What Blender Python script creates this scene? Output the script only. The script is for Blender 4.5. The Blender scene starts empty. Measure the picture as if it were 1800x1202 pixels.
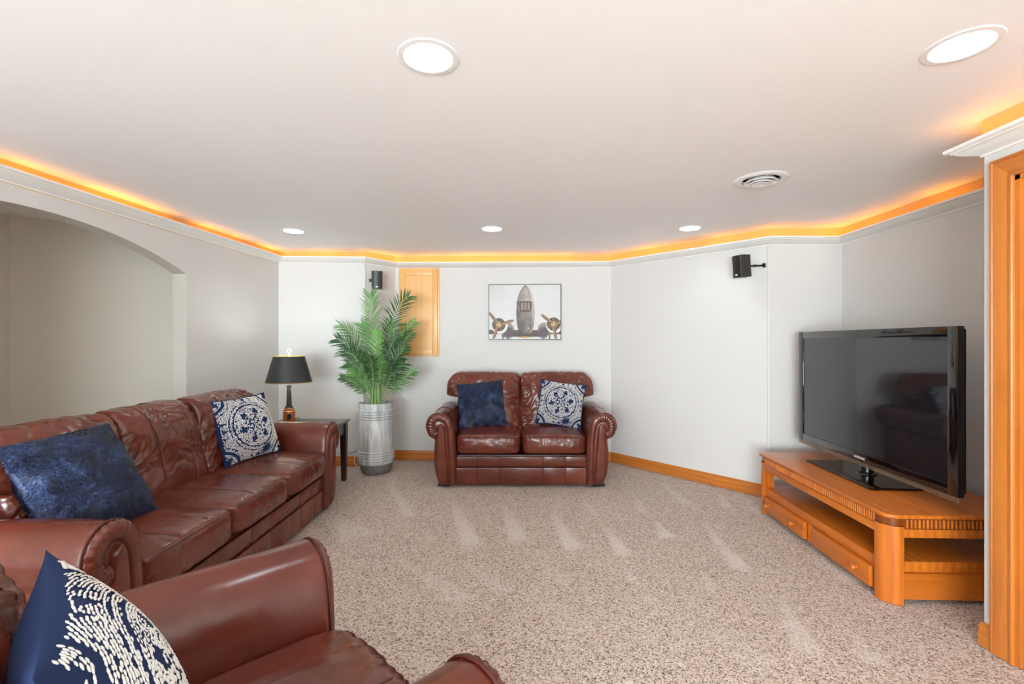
import bpy, bmesh, math, random
import numpy as np
from mathutils import Vector, Matrix

random.seed(7)
rng = np.random.default_rng(11)
PI = math.pi
S = bpy.context.scene
COL = S.collection

# ------------------------------------------------------------------ camera, world, exposure
F = 824.0            # focal length in pixels of the 1800 px frame
EYE = 1.25
CEIL = 2.165
cam = bpy.data.cameras.new('camera')
cam.sensor_width = 36.0
cam.lens = F / 1800.0 * 36.0
cam.clip_start = 0.02
cam_o = bpy.data.objects.new('camera', cam)
cam_o.location = (0, 0, EYE)
cam_o.rotation_euler = (PI / 2, 0, 0)
COL.objects.link(cam_o)
S.camera = cam_o

S.view_settings.view_transform = 'Standard'
S.view_settings.look = 'None'
S.view_settings.gamma = 1.0
S.view_settings.use_curve_mapping = False
S.view_settings.exposure = 0.31
S.cycles.max_bounces = 14
S.cycles.diffuse_bounces = 8
S.cycles.glossy_bounces = 5
S.cycles.transmission_bounces = 8
S.cycles.sample_clamp_indirect = 6.0
S.cycles.use_denoising = True

world = bpy.data.worlds.new('world')
world.use_nodes = True
world.node_tree.nodes['Background'].inputs[0].default_value = (1.0, 0.97, 0.94, 1)
world.node_tree.nodes['Background'].inputs[1].default_value = 0.4
S.world = world

DOWNLIGHT = 60.0      # emission of the recessed lenses
LAMP_W = 4.0         # table lamp bulb
ROPE = 11.0            # cove rope light
FILL_W = 440.0        # power of the added fill behind the camera

# unseen soft fill added behind the camera to brighten walls and ceiling
fl_d = bpy.data.lights.new('fill_light', 'AREA')
fl_d.shape = 'RECTANGLE'
fl_d.size, fl_d.size_y = 3.0, 1.6
fl_d.energy = FILL_W
fl_d.color = (0.79, 0.925, 1.0)
fl_o = bpy.data.objects.new('fill_light', fl_d)
fl_o.location = (-1.35, -4.6, 1.0)
fl_o.rotation_euler = (math.radians(115), 0, math.radians(-9))
COL.objects.link(fl_o)


def floor_at(px, py):
    """floor point seen at a pixel of the 1800x1202 photograph"""
    z = EYE * F / (py - 602.0)
    return ((px - 900.0) * z / F, z)


# ------------------------------------------------------------------ colour and materials
def lin(c):
    out = []
    for v in c:
        v = v / 255.0
        out.append(v / 12.92 if v <= 0.04045 else ((v + 0.055) / 1.055) ** 2.4)
    return tuple(out)


class NT:
    def __init__(s, name):
        s.m = bpy.data.materials.new(name)
        s.m.use_nodes = True
        s.t = s.m.node_tree
        s.b = s.t.nodes['Principled BSDF']
        s.out = s.t.nodes['Material Output']

    def n(s, kind, **kw):
        nd = s.t.nodes.new(kind)
        for k, v in kw.items():
            setattr(nd, k, v)
        return nd

    def l(s, a, b):
        s.t.links.new(a, b)

    def coords(s, scale=(1, 1, 1), kind='Object'):
        tc = s.n('ShaderNodeTexCoord')
        mp = s.n('ShaderNodeMapping')
        mp.inputs['Scale'].default_value = scale
        s.l(tc.outputs[kind], mp.inputs['Vector'])
        return mp.outputs['Vector']

    def noise(s, vec, scale, detail=3.0, rough=0.55, dist=0.0):
        nd = s.n('ShaderNodeTexNoise')
        s.l(vec, nd.inputs['Vector'])
        nd.inputs['Scale'].default_value = scale
        nd.inputs['Detail'].default_value = detail
        nd.inputs['Roughness'].default_value = rough
        nd.inputs['Distortion'].default_value = dist
        return nd.outputs['Fac']

    def ramp(s, fac, stops):
        r = s.n('ShaderNodeValToRGB')
        e = r.color_ramp.elements
        while len(e) < len(stops):
            e.new(0.5)
        for i, (p, c) in enumerate(stops):
            e[i].position = p
            e[i].color = tuple(c) + (1,)
        s.l(fac, r.inputs['Fac'])
        return r.outputs['Color']

    def mix(s, fac, a, b, mode='MIX'):
        m = s.n('ShaderNodeMix', data_type='RGBA', blend_type=mode)
        for sock, v in ((m.inputs['Factor'], fac), (m.inputs[6], a), (m.inputs[7], b)):
            if isinstance(v, (int, float)):
                sock.default_value = v
            elif isinstance(v, tuple):
                sock.default_value = tuple(v) + (1,)
            else:
                s.l(v, sock)
        return m.outputs[2]

    def math(s, op, a, b=0.0):
        m = s.n('ShaderNodeMath', operation=op)
        for sock, v in ((m.inputs[0], a), (m.inputs[1], b)):
            if isinstance(v, (int, float)):
                sock.default_value = v
            else:
                s.l(v, sock)
        return m.outputs[0]

    def bump(s, h, strength, dist=0.002, prev=None):
        b = s.n('ShaderNodeBump')
        b.inputs['Strength'].default_value = strength
        b.inputs['Distance'].default_value = dist
        s.l(h, b.inputs['Height'])
        if prev is not None:
            s.l(prev, b.inputs['Normal'])
        s.l(b.outputs['Normal'], s.b.inputs['Normal'])
        return b.outputs['Normal']

    def set(s, **kw):
        for k, v in kw.items():
            s.b.inputs[k.replace('_', ' ')].default_value = v
        return s

    def col(s, c):
        if isinstance(c, tuple):
            s.b.inputs['Base Color'].default_value = tuple(c) + (1,)
        else:
            s.l(c, s.b.inputs['Base Color'])
        return s


def plain(name, rgb, rough=0.5, metal=0.0, coat=0.0, spec=0.5):
    t = NT(name)
    t.col(lin(rgb)).set(Roughness=rough, Metallic=metal)
    t.b.inputs['Coat Weight'].default_value = coat
    t.b.inputs['Specular IOR Level'].default_value = spec
    v = t.coords()
    t.bump(t.noise(v, 60, 2), 0.05, 0.001)
    return t.m


def wall_mat(name, rgb, texture=0.25):
    t = NT(name)
    v = t.coords()
    c = t.mix(t.noise(v, 1.3, 2), lin(rgb), lin(tuple(x - 4 for x in rgb)))
    t.col(c).set(Roughness=0.62)
    t.b.inputs['Specular IOR Level'].default_value = 0.3
    a = t.noise(v, 130, 3, 0.6)
    b = t.noise(v, 38, 2, 0.5)
    t.bump(t.math('ADD', a, b), texture, 0.003)
    return t.m


M = {}
M['wall'] = wall_mat('wall_paint', (219, 217, 214), 0.22)
M['ceiling'] = wall_mat('ceiling_paint', (250, 249, 248), 0.06)
M['niche'] = wall_mat('niche_paint', (216, 208, 195), 0.1)
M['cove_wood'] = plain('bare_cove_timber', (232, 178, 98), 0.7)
M['reveal'] = wall_mat('arch_reveal_taupe', (192, 184, 173), 0.2)  # darker taupe tone for the jambs and soffit of the arch
M['white_trim'] = wall_mat('white_trim_paint', (238, 236, 231), 0.02)
M['white_plastic'] = plain('white_plastic', (240, 239, 236), 0.35)


def wood(name, light, dark, axis='y', rough=0.32, coat=0.25, scale=1.0, contrast=1.0):
    t = NT(name)
    sc = {'x': (0.9, 9, 9), 'y': (9, 0.9, 9), 'z': (9, 9, 0.9), 'h': (0.9, 0.9, 9)}[axis]
    v = t.coords(tuple(k * scale for k in sc))
    big = t.noise(v, 1.6, 4, 0.6, 1.2)
    fine = t.noise(t.coords(tuple(k * scale * 7 for k in sc)), 2.2, 3, 0.6)
    wv = t.n('ShaderNodeTexWave', wave_type='BANDS', bands_direction={'x': 'Y', 'y': 'X', 'z': 'X', 'h': 'Z'}[axis])
    t.l(v, wv.inputs['Vector'])
    wv.inputs['Scale'].default_value = 0.9
    wv.inputs['Distortion'].default_value = 5.0
    wv.inputs['Detail'].default_value = 3.0
    wv.inputs['Detail Scale'].default_value = 0.7
    f = t.math('ADD', t.math('MULTIPLY', big, 0.55), t.math('MULTIPLY', wv.outputs['Fac'], 0.2 * contrast))
    f = t.math('ADD', f, t.math('MULTIPLY', fine, 0.3 * contrast))
    c = t.ramp(f, [(0.28, lin(light)), (0.75, lin(dark))])
    t.col(c).set(Roughness=rough)
    t.b.inputs['Coat Weight'].default_value = coat
    t.b.inputs['Coat Roughness'].default_value = 0.15
    t.bump(fine, 0.08, 0.001)
    return t.m


for ax in 'xyzh':
    M['oak_' + ax] = wood('honey_oak_' + ax, (216, 122, 38), (160, 74, 16), ax, contrast=0.8)
    M['trim_oak_' + ax] = wood('trim_oak_' + ax, (206, 124, 48), (160, 84, 26), ax, contrast=0.6)
    M['espresso_' + ax] = wood('espresso_wood_' + ax, (66, 36, 28), (36, 18, 15), ax, 0.28)
M['oak_dark'] = wood('honey_oak_groove', (140, 70, 18), (96, 44, 10), 'z')
M['maple_z'] = wood('pale_maple', (236, 182, 112), (214, 152, 82), 'z', 0.4, 0.1, 0.6, 0.3)


def leather(name, crease_k):
    t = NT(name)
    v = t.coords()
    patch = t.noise(v, 3.0, 2, 0.5)
    c = t.ramp(patch, [(0.3, lin((87, 36, 23))), (0.55, lin((103, 45, 31))), (0.8, lin((120, 60, 43)))])
    wear = t.ramp(t.noise(t.coords((3, 6, 6)), 2.0, 3, 0.5), [(0.50, (0, 0, 0)), (0.9, (1, 1, 1))])
    c = t.mix(t.math('MULTIPLY', wear, 0.25), c, lin((150, 88, 62)))
    t.col(c)
    t.b.inputs['Roughness'].default_value = 0.25
    t.b.inputs['Specular IOR Level'].default_value = 0.6
    t.b.inputs['Coat Weight'].default_value = 0.06
    t.b.inputs['Coat Roughness'].default_value = 0.2
    soft = t.noise(t.coords((8, 12, 12)), 2.2, 2, 0.5)
    t.bump(soft, crease_k, 0.01)
    return t.m


M['leather'] = leather('oxblood_leather', 0.10)
M['leather_creased'] = leather('creased_oxblood_leather', 0.30)
M['welt'] = plain('leather_welt', (74, 28, 22), 0.38)
M['black'] = plain('black_plastic', (14, 14, 15), 0.4)
M['speaker'] = plain('charcoal_speaker_shell', (46, 47, 47), 0.55)
M['gloss_black'] = plain('piano_black', (5, 5, 6), 0.06, 0, 0.6)
M['screen'] = plain('plasma_glass', (26, 27, 31), 0.05, 0, 0.3, 0.75)
M['navy'] = plain('navy_cotton', (30, 45, 82), 0.9, spec=0.2)
M['white_thread'] = plain('white_thread', (232, 230, 226), 0.8, spec=0.2)
M['gold'] = plain('brass_trim', (196, 160, 84), 0.35, 0.7)
M['shade'] = plain('black_lamp_shade', (44, 45, 46), 0.55)
M['shade_in'] = plain('white_shade_lining', (240, 232, 214), 0.8)
M['lamp_neck'] = plain('pewter_neck', (66, 66, 62), 0.35, 0.3)
M['cord_grey'] = plain('grey_cord', (96, 94, 92), 0.5)
M['cord_white'] = plain('white_cord', (235, 232, 225), 0.5)
M['dark'] = plain('dark_void', (20, 18, 17), 0.9)
M['soil'] = plain('brown_moss_soil', (70, 62, 40), 1.0)
M['caramel'] = wood('caramel_lamp_wood', (186, 104, 44), (134, 62, 20), 'z', 0.25, 0.4)


def fur_mat():
    t = NT('navy_faux_fur')
    v = t.coords((1, 1, 1))
    f = t.math('ADD', t.math('MULTIPLY', t.noise(v, 12, 3, 0.6, 1.2), 0.6), t.math('MULTIPLY', t.noise(v, 150, 2), 0.4))
    c = t.ramp(f, [(0.34, lin((6, 12, 32))), (0.52, lin((20, 36, 74))), (0.68, lin((66, 92, 138)))])
    t.col(c).set(Roughness=0.55)
    t.b.inputs['Sheen Weight'].default_value = 0.1
    return t.m


M['fur'] = fur_mat()


def carpet():
    t = NT('speckled_frieze_carpet')
    v = t.coords((1, 1, 1))
    vo = t.n('ShaderNodeTexVoronoi', feature='F1')
    t.l(v, vo.inputs['Vector'])
    vo.inputs['Scale'].default_value = 185
    sep = t.n('ShaderNodeSeparateColor')
    t.l(vo.outputs['Color'], sep.inputs[0])
    n1 = t.noise(v, 95, 3, 0.7)
    f = t.math('ADD', t.math('MULTIPLY', sep.outputs[0], 0.62), t.math('MULTIPLY', n1, 0.38))
    c = t.ramp(f, [(0.20, lin((88, 67, 54))), (0.34, lin((184, 162, 147))), (0.55, lin((220, 201, 187))), (0.85, lin((242, 229, 219)))])
    broad = t.noise(v, 2.2, 3)
    c = t.mix(t.math('MULTIPLY', broad, 0.3), c, lin((182, 158, 142)))
    at = t.n('ShaderNodeAttribute', attribute_name='nap')
    c = t.mix(t.math('MULTIPLY', at.outputs['Fac'], 0.55), c, lin((240, 231, 222)))
    t.col(c).set(Roughness=0.95)
    t.b.inputs['Specular IOR Level'].default_value = 0.1
    t.b.inputs['Sheen Weight'].default_value = 0.15
    h = t.math('ADD', t.math('SUBTRACT', 1.0, t.math('MULTIPLY', vo.outputs['Distance'], 1.2)), n1)
    t.bump(h, 0.7, 0.006)
    return t.m


M['carpet'] = carpet()


def pot_mat():
    t = NT('whitewashed_zinc')
    v = t.coords((7, 7, 0.9))
    f = t.noise(v, 2.2, 5, 0.65, 0.6)
    c = t.ramp(f, [(0.3, lin((142, 148, 150))), (0.47, lin((192, 197, 199))), (0.62, lin((228, 230, 230)))])
    t.col(c).set(Roughness=0.5, Metallic=0.08)
    t.bump(f, 0.15, 0.002)
    return t.m


M['pot'] = pot_mat()
M['pot_base'] = plain('bare_zinc_foot', (132, 132, 130), 0.5, 0.3)


def leaf_mat(name, a, b):
    t = NT(name)
    v = t.coords()
    c = t.ramp(t.noise(v, 8, 3), [(0.3, lin(a)), (0.7, lin(b))])
    t.col(c).set(Roughness=0.42)
    t.b.inputs['Subsurface Weight'].default_value = 0.0
    return t.m


M['leaf'] = leaf_mat('palm_green', (72, 122, 58), (116, 168, 92))
M['leaf_dark'] = leaf_mat('palm_deep_green', (30, 70, 38), (68, 112, 58))
M['leaf_young'] = leaf_mat('palm_young_green', (96, 156, 76), (130, 184, 96))
M['stem'] = leaf_mat('palm_stem', (98, 138, 74), (150, 176, 110))


def emit(name, rgb, strength):
    t = NT(name)
    e = t.n('ShaderNodeEmission')
    e.inputs[0].default_value = tuple(rgb) + (1,)
    e.inputs[1].default_value = strength
    t.l(e.outputs[0], t.out.inputs[0])
    return t.m


M['lens'] = emit('led_lens', (0.80, 0.925, 1.0), DOWNLIGHT)


def rope_mat():
    t = NT('amber_rope_light')
    e = t.n('ShaderNodeEmission')
    f = t.noise(t.coords(), 3.4, 1.0, 0.5)
    s = t.ramp(f, [(0.36, (0.02, 0.02, 0.02)), (0.50, (0.40, 0.40, 0.40)), (0.68, (1, 1, 1))])
    e.inputs[0].default_value = (1.0, 0.40, 0.04, 1)
    t.l(t.math('MULTIPLY', s, ROPE), e.inputs[1])
    t.l(e.outputs[0], t.out.inputs[0])
    return t.m


M['rope'] = rope_mat()


def clear_mat():
    t = NT('amber_clear_acrylic')
    t.col((0.55, 0.42, 0.3)).set(Roughness=0.04)
    t.b.inputs['Transmission Weight'].default_value = 0.85
    t.b.inputs['IOR'].default_value = 1.3
    return t.m


M['acrylic'] = clear_mat()


def tgt_attr_mat(name, attr, rough):
    t = NT(name)
    a = t.n('ShaderNodeAttribute', attribute_name=attr)
    t.col(a.outputs['Color']).set(Roughness=rough)
    return t.m


M['print'] = tgt_attr_mat('printed_canvas', 'print_colour', 0.55)


# ------------------------------------------------------------------ object helpers
def tag(o, label=None, cat=None, group=None, kind=None):
    if label:
        o['label'] = label
    if cat:
        o['category'] = cat
    if group:
        o['group'] = group
    if kind:
        o['kind'] = kind
    return o


def empty(name, loc=(0, 0, 0), rot=(0, 0, 0)):
    o = bpy.data.objects.new(name, None)
    o.empty_display_size = 0.1
    o.location = loc
    o.rotation_euler = rot
    COL.objects.link(o)
    return o


def thing(name, label, cat, loc=(0, 0, 0), rot=(0, 0, 0), group=None):
    return tag(empty(name, loc, rot), label, cat, group)


def mesh_obj(name, verts, faces, mat, parent=None, smooth=True, sharp=None):
    me = bpy.data.meshes.new(name)
    me.from_pydata([tuple(map(float, v)) for v in verts], [], faces)
    me.validate()
    me.update()
    if smooth:
        me.shade_smooth()
        if sharp:
            me.set_sharp_from_angle(angle=math.radians(sharp))
    me.materials.append(mat)
    o = bpy.data.objects.new(name, me)
    COL.objects.link(o)
    if parent is not None:
        o.parent = parent
    return o


class MB:
    """collects shapes into one mesh"""

    def __init__(s):
        s.v, s.f = [], []

    def add(s, v, f):
        o = len(s.v)
        s.v.extend([tuple(map(float, p)) for p in v])
        s.f.extend([tuple(i + o for i in q) for q in f])
        return s

    def bm(s, b):
        b.verts.index_update()
        s.add([v.co[:] for v in b.verts], [[v.index for v in f.verts] for f in b.faces])
        b.free()
        return s

    def box(s, c, d, bev=0.0, rot=None, seg=2):
        b = bmesh.new()
        bmesh.ops.create_cube(b, size=1.0)
        bmesh.ops.scale(b, vec=d, verts=b.verts)
        if bev > 0:
            bmesh.ops.bevel(b, geom=list(b.edges), offset=bev, segments=seg, profile=0.6, affect='EDGES')
        if rot is not None:
            bmesh.ops.rotate(b, cent=(0, 0, 0), matrix=rot, verts=b.verts)
        bmesh.ops.translate(b, vec=c, verts=b.verts)
        return s.bm(b)

    def box2(s, lo, hi, bev=0.0):
        c = [(a + b) / 2 for a, b in zip(lo, hi)]
        d = [abs(b - a) for a, b in zip(lo, hi)]
        return s.box(c, d, bev)

    def lathe(s, prof, seg=32, c=(0, 0, 0), cap=True):
        v, f = [], []
        for r, z in prof:
            for k in range(seg):
                a = 2 * PI * k / seg
                v.append((c[0] + r * math.cos(a), c[1] + r * math.sin(a), c[2] + z))
        for i in range(len(prof) - 1):
            for k in range(seg):
                k2 = (k + 1) % seg
                f.append((i * seg + k, i * seg + k2, (i + 1) * seg + k2, (i + 1) * seg + k))
        if cap:
            if prof[0][0] > 1e-6:
                f.append(tuple(reversed(range(seg))))
            if prof[-1][0] > 1e-6:
                f.append(tuple((len(prof) - 1) * seg + k for k in range(seg)))
        return s.add(v, f)

    def tube(s, pts, r, seg=8, cap=True):
        pts = [Vector(p) for p in pts]
        n = len(pts)
        rad = r if hasattr(r, '__len__') else [r] * n
        v, f = [], []
        up = None
        for i, p in enumerate(pts):
            t = (pts[min(i + 1, n - 1)] - pts[max(i - 1, 0)]).normalized()
            if up is None:
                up = Vector((0, 0, 1)) if abs(t.z) < 0.9 else Vector((1, 0, 0))
            a = t.cross(up)
            if a.length < 1e-6:
                a = t.cross(Vector((0, 1, 0)))
            a.normalize()
            b = a.cross(t).normalized()
            up = b
            for k in range(seg):
                an = 2 * PI * k / seg
                v.append(p + (a * math.cos(an) + b * math.sin(an)) * rad[i])
        for i in range(n - 1):
            for k in range(seg):
                k2 = (k + 1) % seg
                f.append((i * seg + k, (i + 1) * seg + k, (i + 1) * seg + k2, i * seg + k2))
        if cap:
            f.append(tuple(range(seg)))
            f.append(tuple(reversed([(n - 1) * seg + k for k in range(seg)])))
        return s.add(v, f)

    def prism(s, poly, z0, z1):
        n = len(poly)
        v = [(x, y, z0) for x, y in poly] + [(x, y, z1) for x, y in poly]
        f = [tuple(reversed(range(n))), tuple(range(n, 2 * n))]
        for i in range(n):
            j = (i + 1) % n
            f.append((i, j, n + j, n + i))
        return s.add(v, f)

    def build(s, name, mat, parent=None, smooth=True, sharp=35):
        return mesh_obj(name, s.v, s.f, mat, parent, smooth, sharp)


def smooth_path(pts, n=24):
    """Catmull-Rom through points"""
    P = [np.array(p, float) for p in pts]
    P = [2 * P[0] - P[1]] + P + [2 * P[-1] - P[-2]]
    out = []
    m = len(P) - 3
    for i in range(m):
        k = max(2, n // m)
        for j in range(k):
            t = j / k
            a, b, c, d = P[i:i + 4]
            out.append(0.5 * ((2 * b) + (c - a) * t + (2 * a - 5 * b + 4 * c - d) * t * t + (3 * b - a - 3 * c + d) * t ** 3))
    out.append(P[-2])
    return out


# ---- vectorised gradient noise
_perm = rng.permutation(256)
_perm = np.concatenate([_perm, _perm, _perm])
_grad = rng.normal(size=(256, 3))
_grad /= np.linalg.norm(_grad, axis=1)[:, None]


def pnoise(p):
    p = np.asarray(p, float)
    i = np.floor(p).astype(int)
    f = p - i
    i &= 255
    u = f * f * f * (f * (f * 6 - 15) + 10)
    r = 0
    for dx in (0, 1):
        for dy in (0, 1):
            for dz in (0, 1):
                h = _perm[_perm[_perm[(i[:, 0] + dx) & 255] + ((i[:, 1] + dy) & 255)] + ((i[:, 2] + dz) & 255)]
                g = _grad[h]
                d = f - np.array([dx, dy, dz])
                w = (u[:, 0] if dx else 1 - u[:, 0]) * (u[:, 1] if dy else 1 - u[:, 1]) * (u[:, 2] if dz else 1 - u[:, 2])
                r = r + w * (g * d).sum(1)
    return r


def cube_grid(N):
    """welded cube surface grid in [-1,1]^3"""
    t = np.linspace(-1, 1, N + 1)
    idx, vs, fs = {}, [], []

    def vid(p):
        k = tuple(np.round(p, 6))
        if k not in idx:
            idx[k] = len(vs)
            vs.append(p)
        return idx[k]
    for ax in range(3):
        for sg in (-1, 1):
            a, b = (ax + 1) % 3, (ax + 2) % 3
            ids = np.empty((N + 1, N + 1), int)
            for i in range(N + 1):
                for j in range(N + 1):
                    p = [0, 0, 0]
                    p[ax], p[a], p[b] = sg, t[i], t[j]
                    ids[i, j] = vid(p)
            for i in range(N):
                for j in range(N):
                    q = (ids[i, j], ids[i + 1, j], ids[i + 1, j + 1], ids[i, j + 1])
                    fs.append(tuple(int(x) for x in (q if sg > 0 else q[::-1])))
    return np.array(vs, float), fs


_CUBES = {}


def cubes(N):
    if N not in _CUBES:
        _CUBES[N] = cube_grid(N)
    return _CUBES[N]


# ------------------------------------------------------------------ room shell
LX = lambda y: -2.373 - 0.0704 * (4.77 - y)          # left wall line
DOORX = 1.945
P = [(LX(-5.2), -5.2), (-2.373, 4.765), (-1.49, 4.732), (-1.245, 4.996), (1.038, 4.914), (2.064, 3.754),
     (2.642, 3.754), (2.613, 1.93), (DOORX, 1.93), (DOORX - 0.01, -5.2)]


def left_n(a, b):
    d = np.array(b) - np.array(a)
    d = d / np.linalg.norm(d)
    return np.array([-d[1], d[0]])


def wall_panel(name, a, b, label, z1=CEIL, th=0.1, mat='wall'):
    n = left_n(a, b) * th
    poly = [a, b, tuple(np.array(b) + n), tuple(np.array(a) + n)]
    o = MB().prism(poly, 0.0, z1).build(name, M[mat], None, False)
    return tag(o, label, 'wall', kind='structure')


wall_panel('wall_back_left', P[1], P[2], 'white wall section behind the table lamp')
wall_panel('wall_back_slant', P[2], P[3], 'narrow slanted white wall behind the potted palm')
wall_panel('wall_back', P[3], P[4], 'white back wall behind the loveseat')
wall_panel('wall_right_slant', P[4], P[5], 'angled white wall between loveseat and television')
wall_panel('wall_right_return', P[5], P[6], 'narrow white wall right behind the television')
wall_panel('wall_right', P[6], P[7], 'white right wall beside the television')
wall_panel('wall_door_return', P[7], P[8], 'short white return wall beside the door, hidden from view')
wall_panel('wall_rear', P[9], P[0], 'white rear wall behind the camera')

# rounded plaster corner beads on the two outward ridges
for nm, q in (('trim_1', P[2]), ('trim_2', P[5])):
    o = MB().lathe([(0.014, 0.0), (0.014, 2.03)], 16, (q[0], q[1] + 0.0125, 0)).build(nm, M['wall'])
    tag(o, 'rounded white plaster corner bead %s' % ('behind the palm' if nm == 'trim_1' else 'left of the television'), 'trim', kind='structure')

# left wall with arched opening
ARC_Y, ARC_H, ARC_Z, ARC_RISE, JT = 2.53, 1.01, 1.765, 0.196, 0.1085


def arch_z(y):
    d = (y - ARC_Y) / ARC_H
    R = (ARC_H ** 2 + ARC_RISE ** 2) / (2 * ARC_RISE)
    return ARC_Z + ARC_RISE - R + math.sqrt(max(R * R - (y - ARC_Y) ** 2, 0))


def left_wall():
    y0, y1 = ARC_Y - ARC_H, ARC_Y + ARC_H
    ys = [-5.2, y0] + list(np.linspace(y0, y1, 41)[1:-1]) + [y1, 4.765]
    dn = np.array([-1.0, 0.0704]) * JT
    mb = MB()

    def fr(y, z):
        return (LX(y), y, z)

    def bk(y, z):
        return (LX(y) + dn[0], y + dn[1], z)
    for a, b in zip(ys[:-1], ys[1:]):
        inside = y0 - 1e-6 <= a and b <= y1 + 1e-6
        za, zb = (arch_z(a), arch_z(b)) if inside else (0, 0)
        mb.add([fr(a, za), fr(b, zb), fr(b, CEIL), fr(a, CEIL), bk(a, za), bk(b, zb), bk(b, CEIL), bk(a, CEIL)],
               [(3, 2, 1, 0), (4, 5, 6, 7), (0, 1, 5, 4)])
    for y in (y0, y1):
        z = arch_z(y)
        mb.add([fr(y, 0), fr(y, z), bk(y, z), bk(y, 0)], [(0, 1, 2, 3)])
    o = mb.build('wall_left', M['wall'], None, False)
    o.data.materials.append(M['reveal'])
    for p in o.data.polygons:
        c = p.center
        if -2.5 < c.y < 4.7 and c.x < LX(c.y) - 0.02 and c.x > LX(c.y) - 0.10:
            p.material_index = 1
    bm = bmesh.new()
    bm.from_mesh(o.data)
    bmesh.ops.remove_doubles(bm, verts=bm.verts, dist=1e-5)
    bmesh.ops.recalc_face_normals(bm, faces=bm.faces)
    bm.to_mesh(o.data)
    bm.free()
    tag(o, 'white left wall with a wide arched opening behind the sofa', 'wall', kind='structure')


left_wall()
# rooms beyond the arch
NA, NB = (-3.629, 3.386), (-2.50, 4.115)
wall_panel('wall_niche_back', NA, NB, 'shaded taupe wall seen through the arched opening', mat='niche')
wall_panel('wall_niche_left', (-3.75, -5.2), NA, 'taupe side wall at the far left inside the arch', mat='niche')
wall_panel('wall_niche_rear', (-2.95, -5.2), (-3.75, -5.2), 'taupe end wall inside the arch, out of view', mat='niche')

# wall with the door
DY1, DY0, DZ1 = 1.811, 0.98, 1.893


def door_wall():
    mb = MB()
    for (ya, yb, za, zb) in ((DY1, 1.93, 0, CEIL), (DY0, DY1, DZ1, CEIL), (-5.2, DY0, 0, CEIL)):
        mb.box2((DOORX, ya, za), (DOORX + 0.12, yb, zb))
    o = mb.build('wall_door', M['wall'], None, False)
    tag(o, 'white wall end holding the oak door at the right edge', 'wall', kind='structure')


door_wall()


def casing_profile():
    # (offset away from the opening, proud of the wall)
    return [(0.0, 0.0), (0.0, 0.010), (0.004, 0.014), (0.012, 0.014), (0.016, 0.010), (0.026, 0.012),
            (0.045, 0.017), (0.066, 0.018), (0.070, 0.014), (0.074, 0.018), (0.082, 0.017), (0.083, 0.0)]


def door_parts():
    prof = casing_profile()
    # mitred sweep: up the far jamb, along the head, down the near jamb
    path = [(DY1, 0.0, (1, 0)), (DY1, DZ1, (1, 1)), (DY0, DZ1, (-1, 1)), (DY0, 0.0, (-1, 0))]
    names = ['casing', 'casing', 'casing']
    d = thing('door_1', 'honey oak door with moulded casing at the right edge of the room', 'door', (0, 0, 0))
    d['kind'] = 'structure'
    for k in range(3):
        (ya, za, oa), (yb, zb, ob) = path[k], path[k + 1]
        v, f = [], []
        for (y, z, o) in ((ya, za, oa), (yb, zb, ob)):
            for (w, h) in prof:
                v.append((DOORX - h, y + o[0] * w, z + o[1] * w))
        n = len(prof)
        for i in range(n - 1):
            f.append((i, i + 1, n + i + 1, n + i))
        f.append(tuple(range(n)))
        f.append(tuple(range(2 * n - 1, n - 1, -1)))
        mesh_obj(names[k], v, f, M['trim_oak_z' if k != 1 else 'trim_oak_y'], d, True, 25)
    jb = MB()
    jb.box2((DOORX - 0.002, DY1 - 0.018, 0), (DOORX + 0.12, DY1 + 0.001, DZ1))
    jb.box2((DOORX - 0.002, DY0 - 0.001, 0), (DOORX + 0.12, DY0 + 0.018, DZ1))
    jb.box2((DOORX - 0.002, DY0, DZ1 - 0.018), (DOORX + 0.12, DY1, DZ1 + 0.001))
    jb.build('jamb', M['trim_oak_z'], d)
    st = MB()
    st.box2((DOORX + 0.028, DY1 - 0.030, 0), (DOORX + 0.062, DY1 - 0.018, DZ1 - 0.018), 0.002)
    st.box2((DOORX + 0.028, DY0 + 0.018, 0), (DOORX + 0.062, DY0 + 0.030, DZ1 - 0.018), 0.002)
    st.box2((DOORX + 0.028, DY0 + 0.018, DZ1 - 0.030), (DOORX + 0.062, DY1 - 0.018, DZ1 - 0.018), 0.002)
    st.build('stop', M['trim_oak_z'], d)
    sl = MB()
    sl.box2((DOORX + 0.064, DY0 + 0.020, 0.012), (DOORX + 0.102, DY1 - 0.020, DZ1 - 0.02), 0.002)
    sl.build('slab', M['trim_oak_z'], d)
    hd = MB()
    hd.lathe([(0.0, 0), (0.026, 0.002), (0.026, 0.008), (0.010, 0.012), (0.010, 0.034), (0.026, 0.045), (0.022, 0.062), (0, 0.066)], 20)
    o = hd.build('handle', M['gold'], d)
    o.location = (DOORX + 0.064, DY0 + 0.09, 0.95)
    o.rotation_euler = (0, -PI / 2, 0)


door_parts()


# ---- mitred sweeps of a profile (offset into the room, height) along the walls
def offsets(chain):
    n = len(chain)
    res = []
    for i in range(n):
        ns = []
        if i > 0:
            ns.append(-left_n(chain[i - 1], chain[i]))
        if i < n - 1:
            ns.append(-left_n(chain[i], chain[i + 1]))
        if len(ns) == 2:
            m = (ns[0] + ns[1]) / (1 + float(ns[0] @ ns[1]))
        else:
            m = ns[0]
        res.append(m)
    return res


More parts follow.
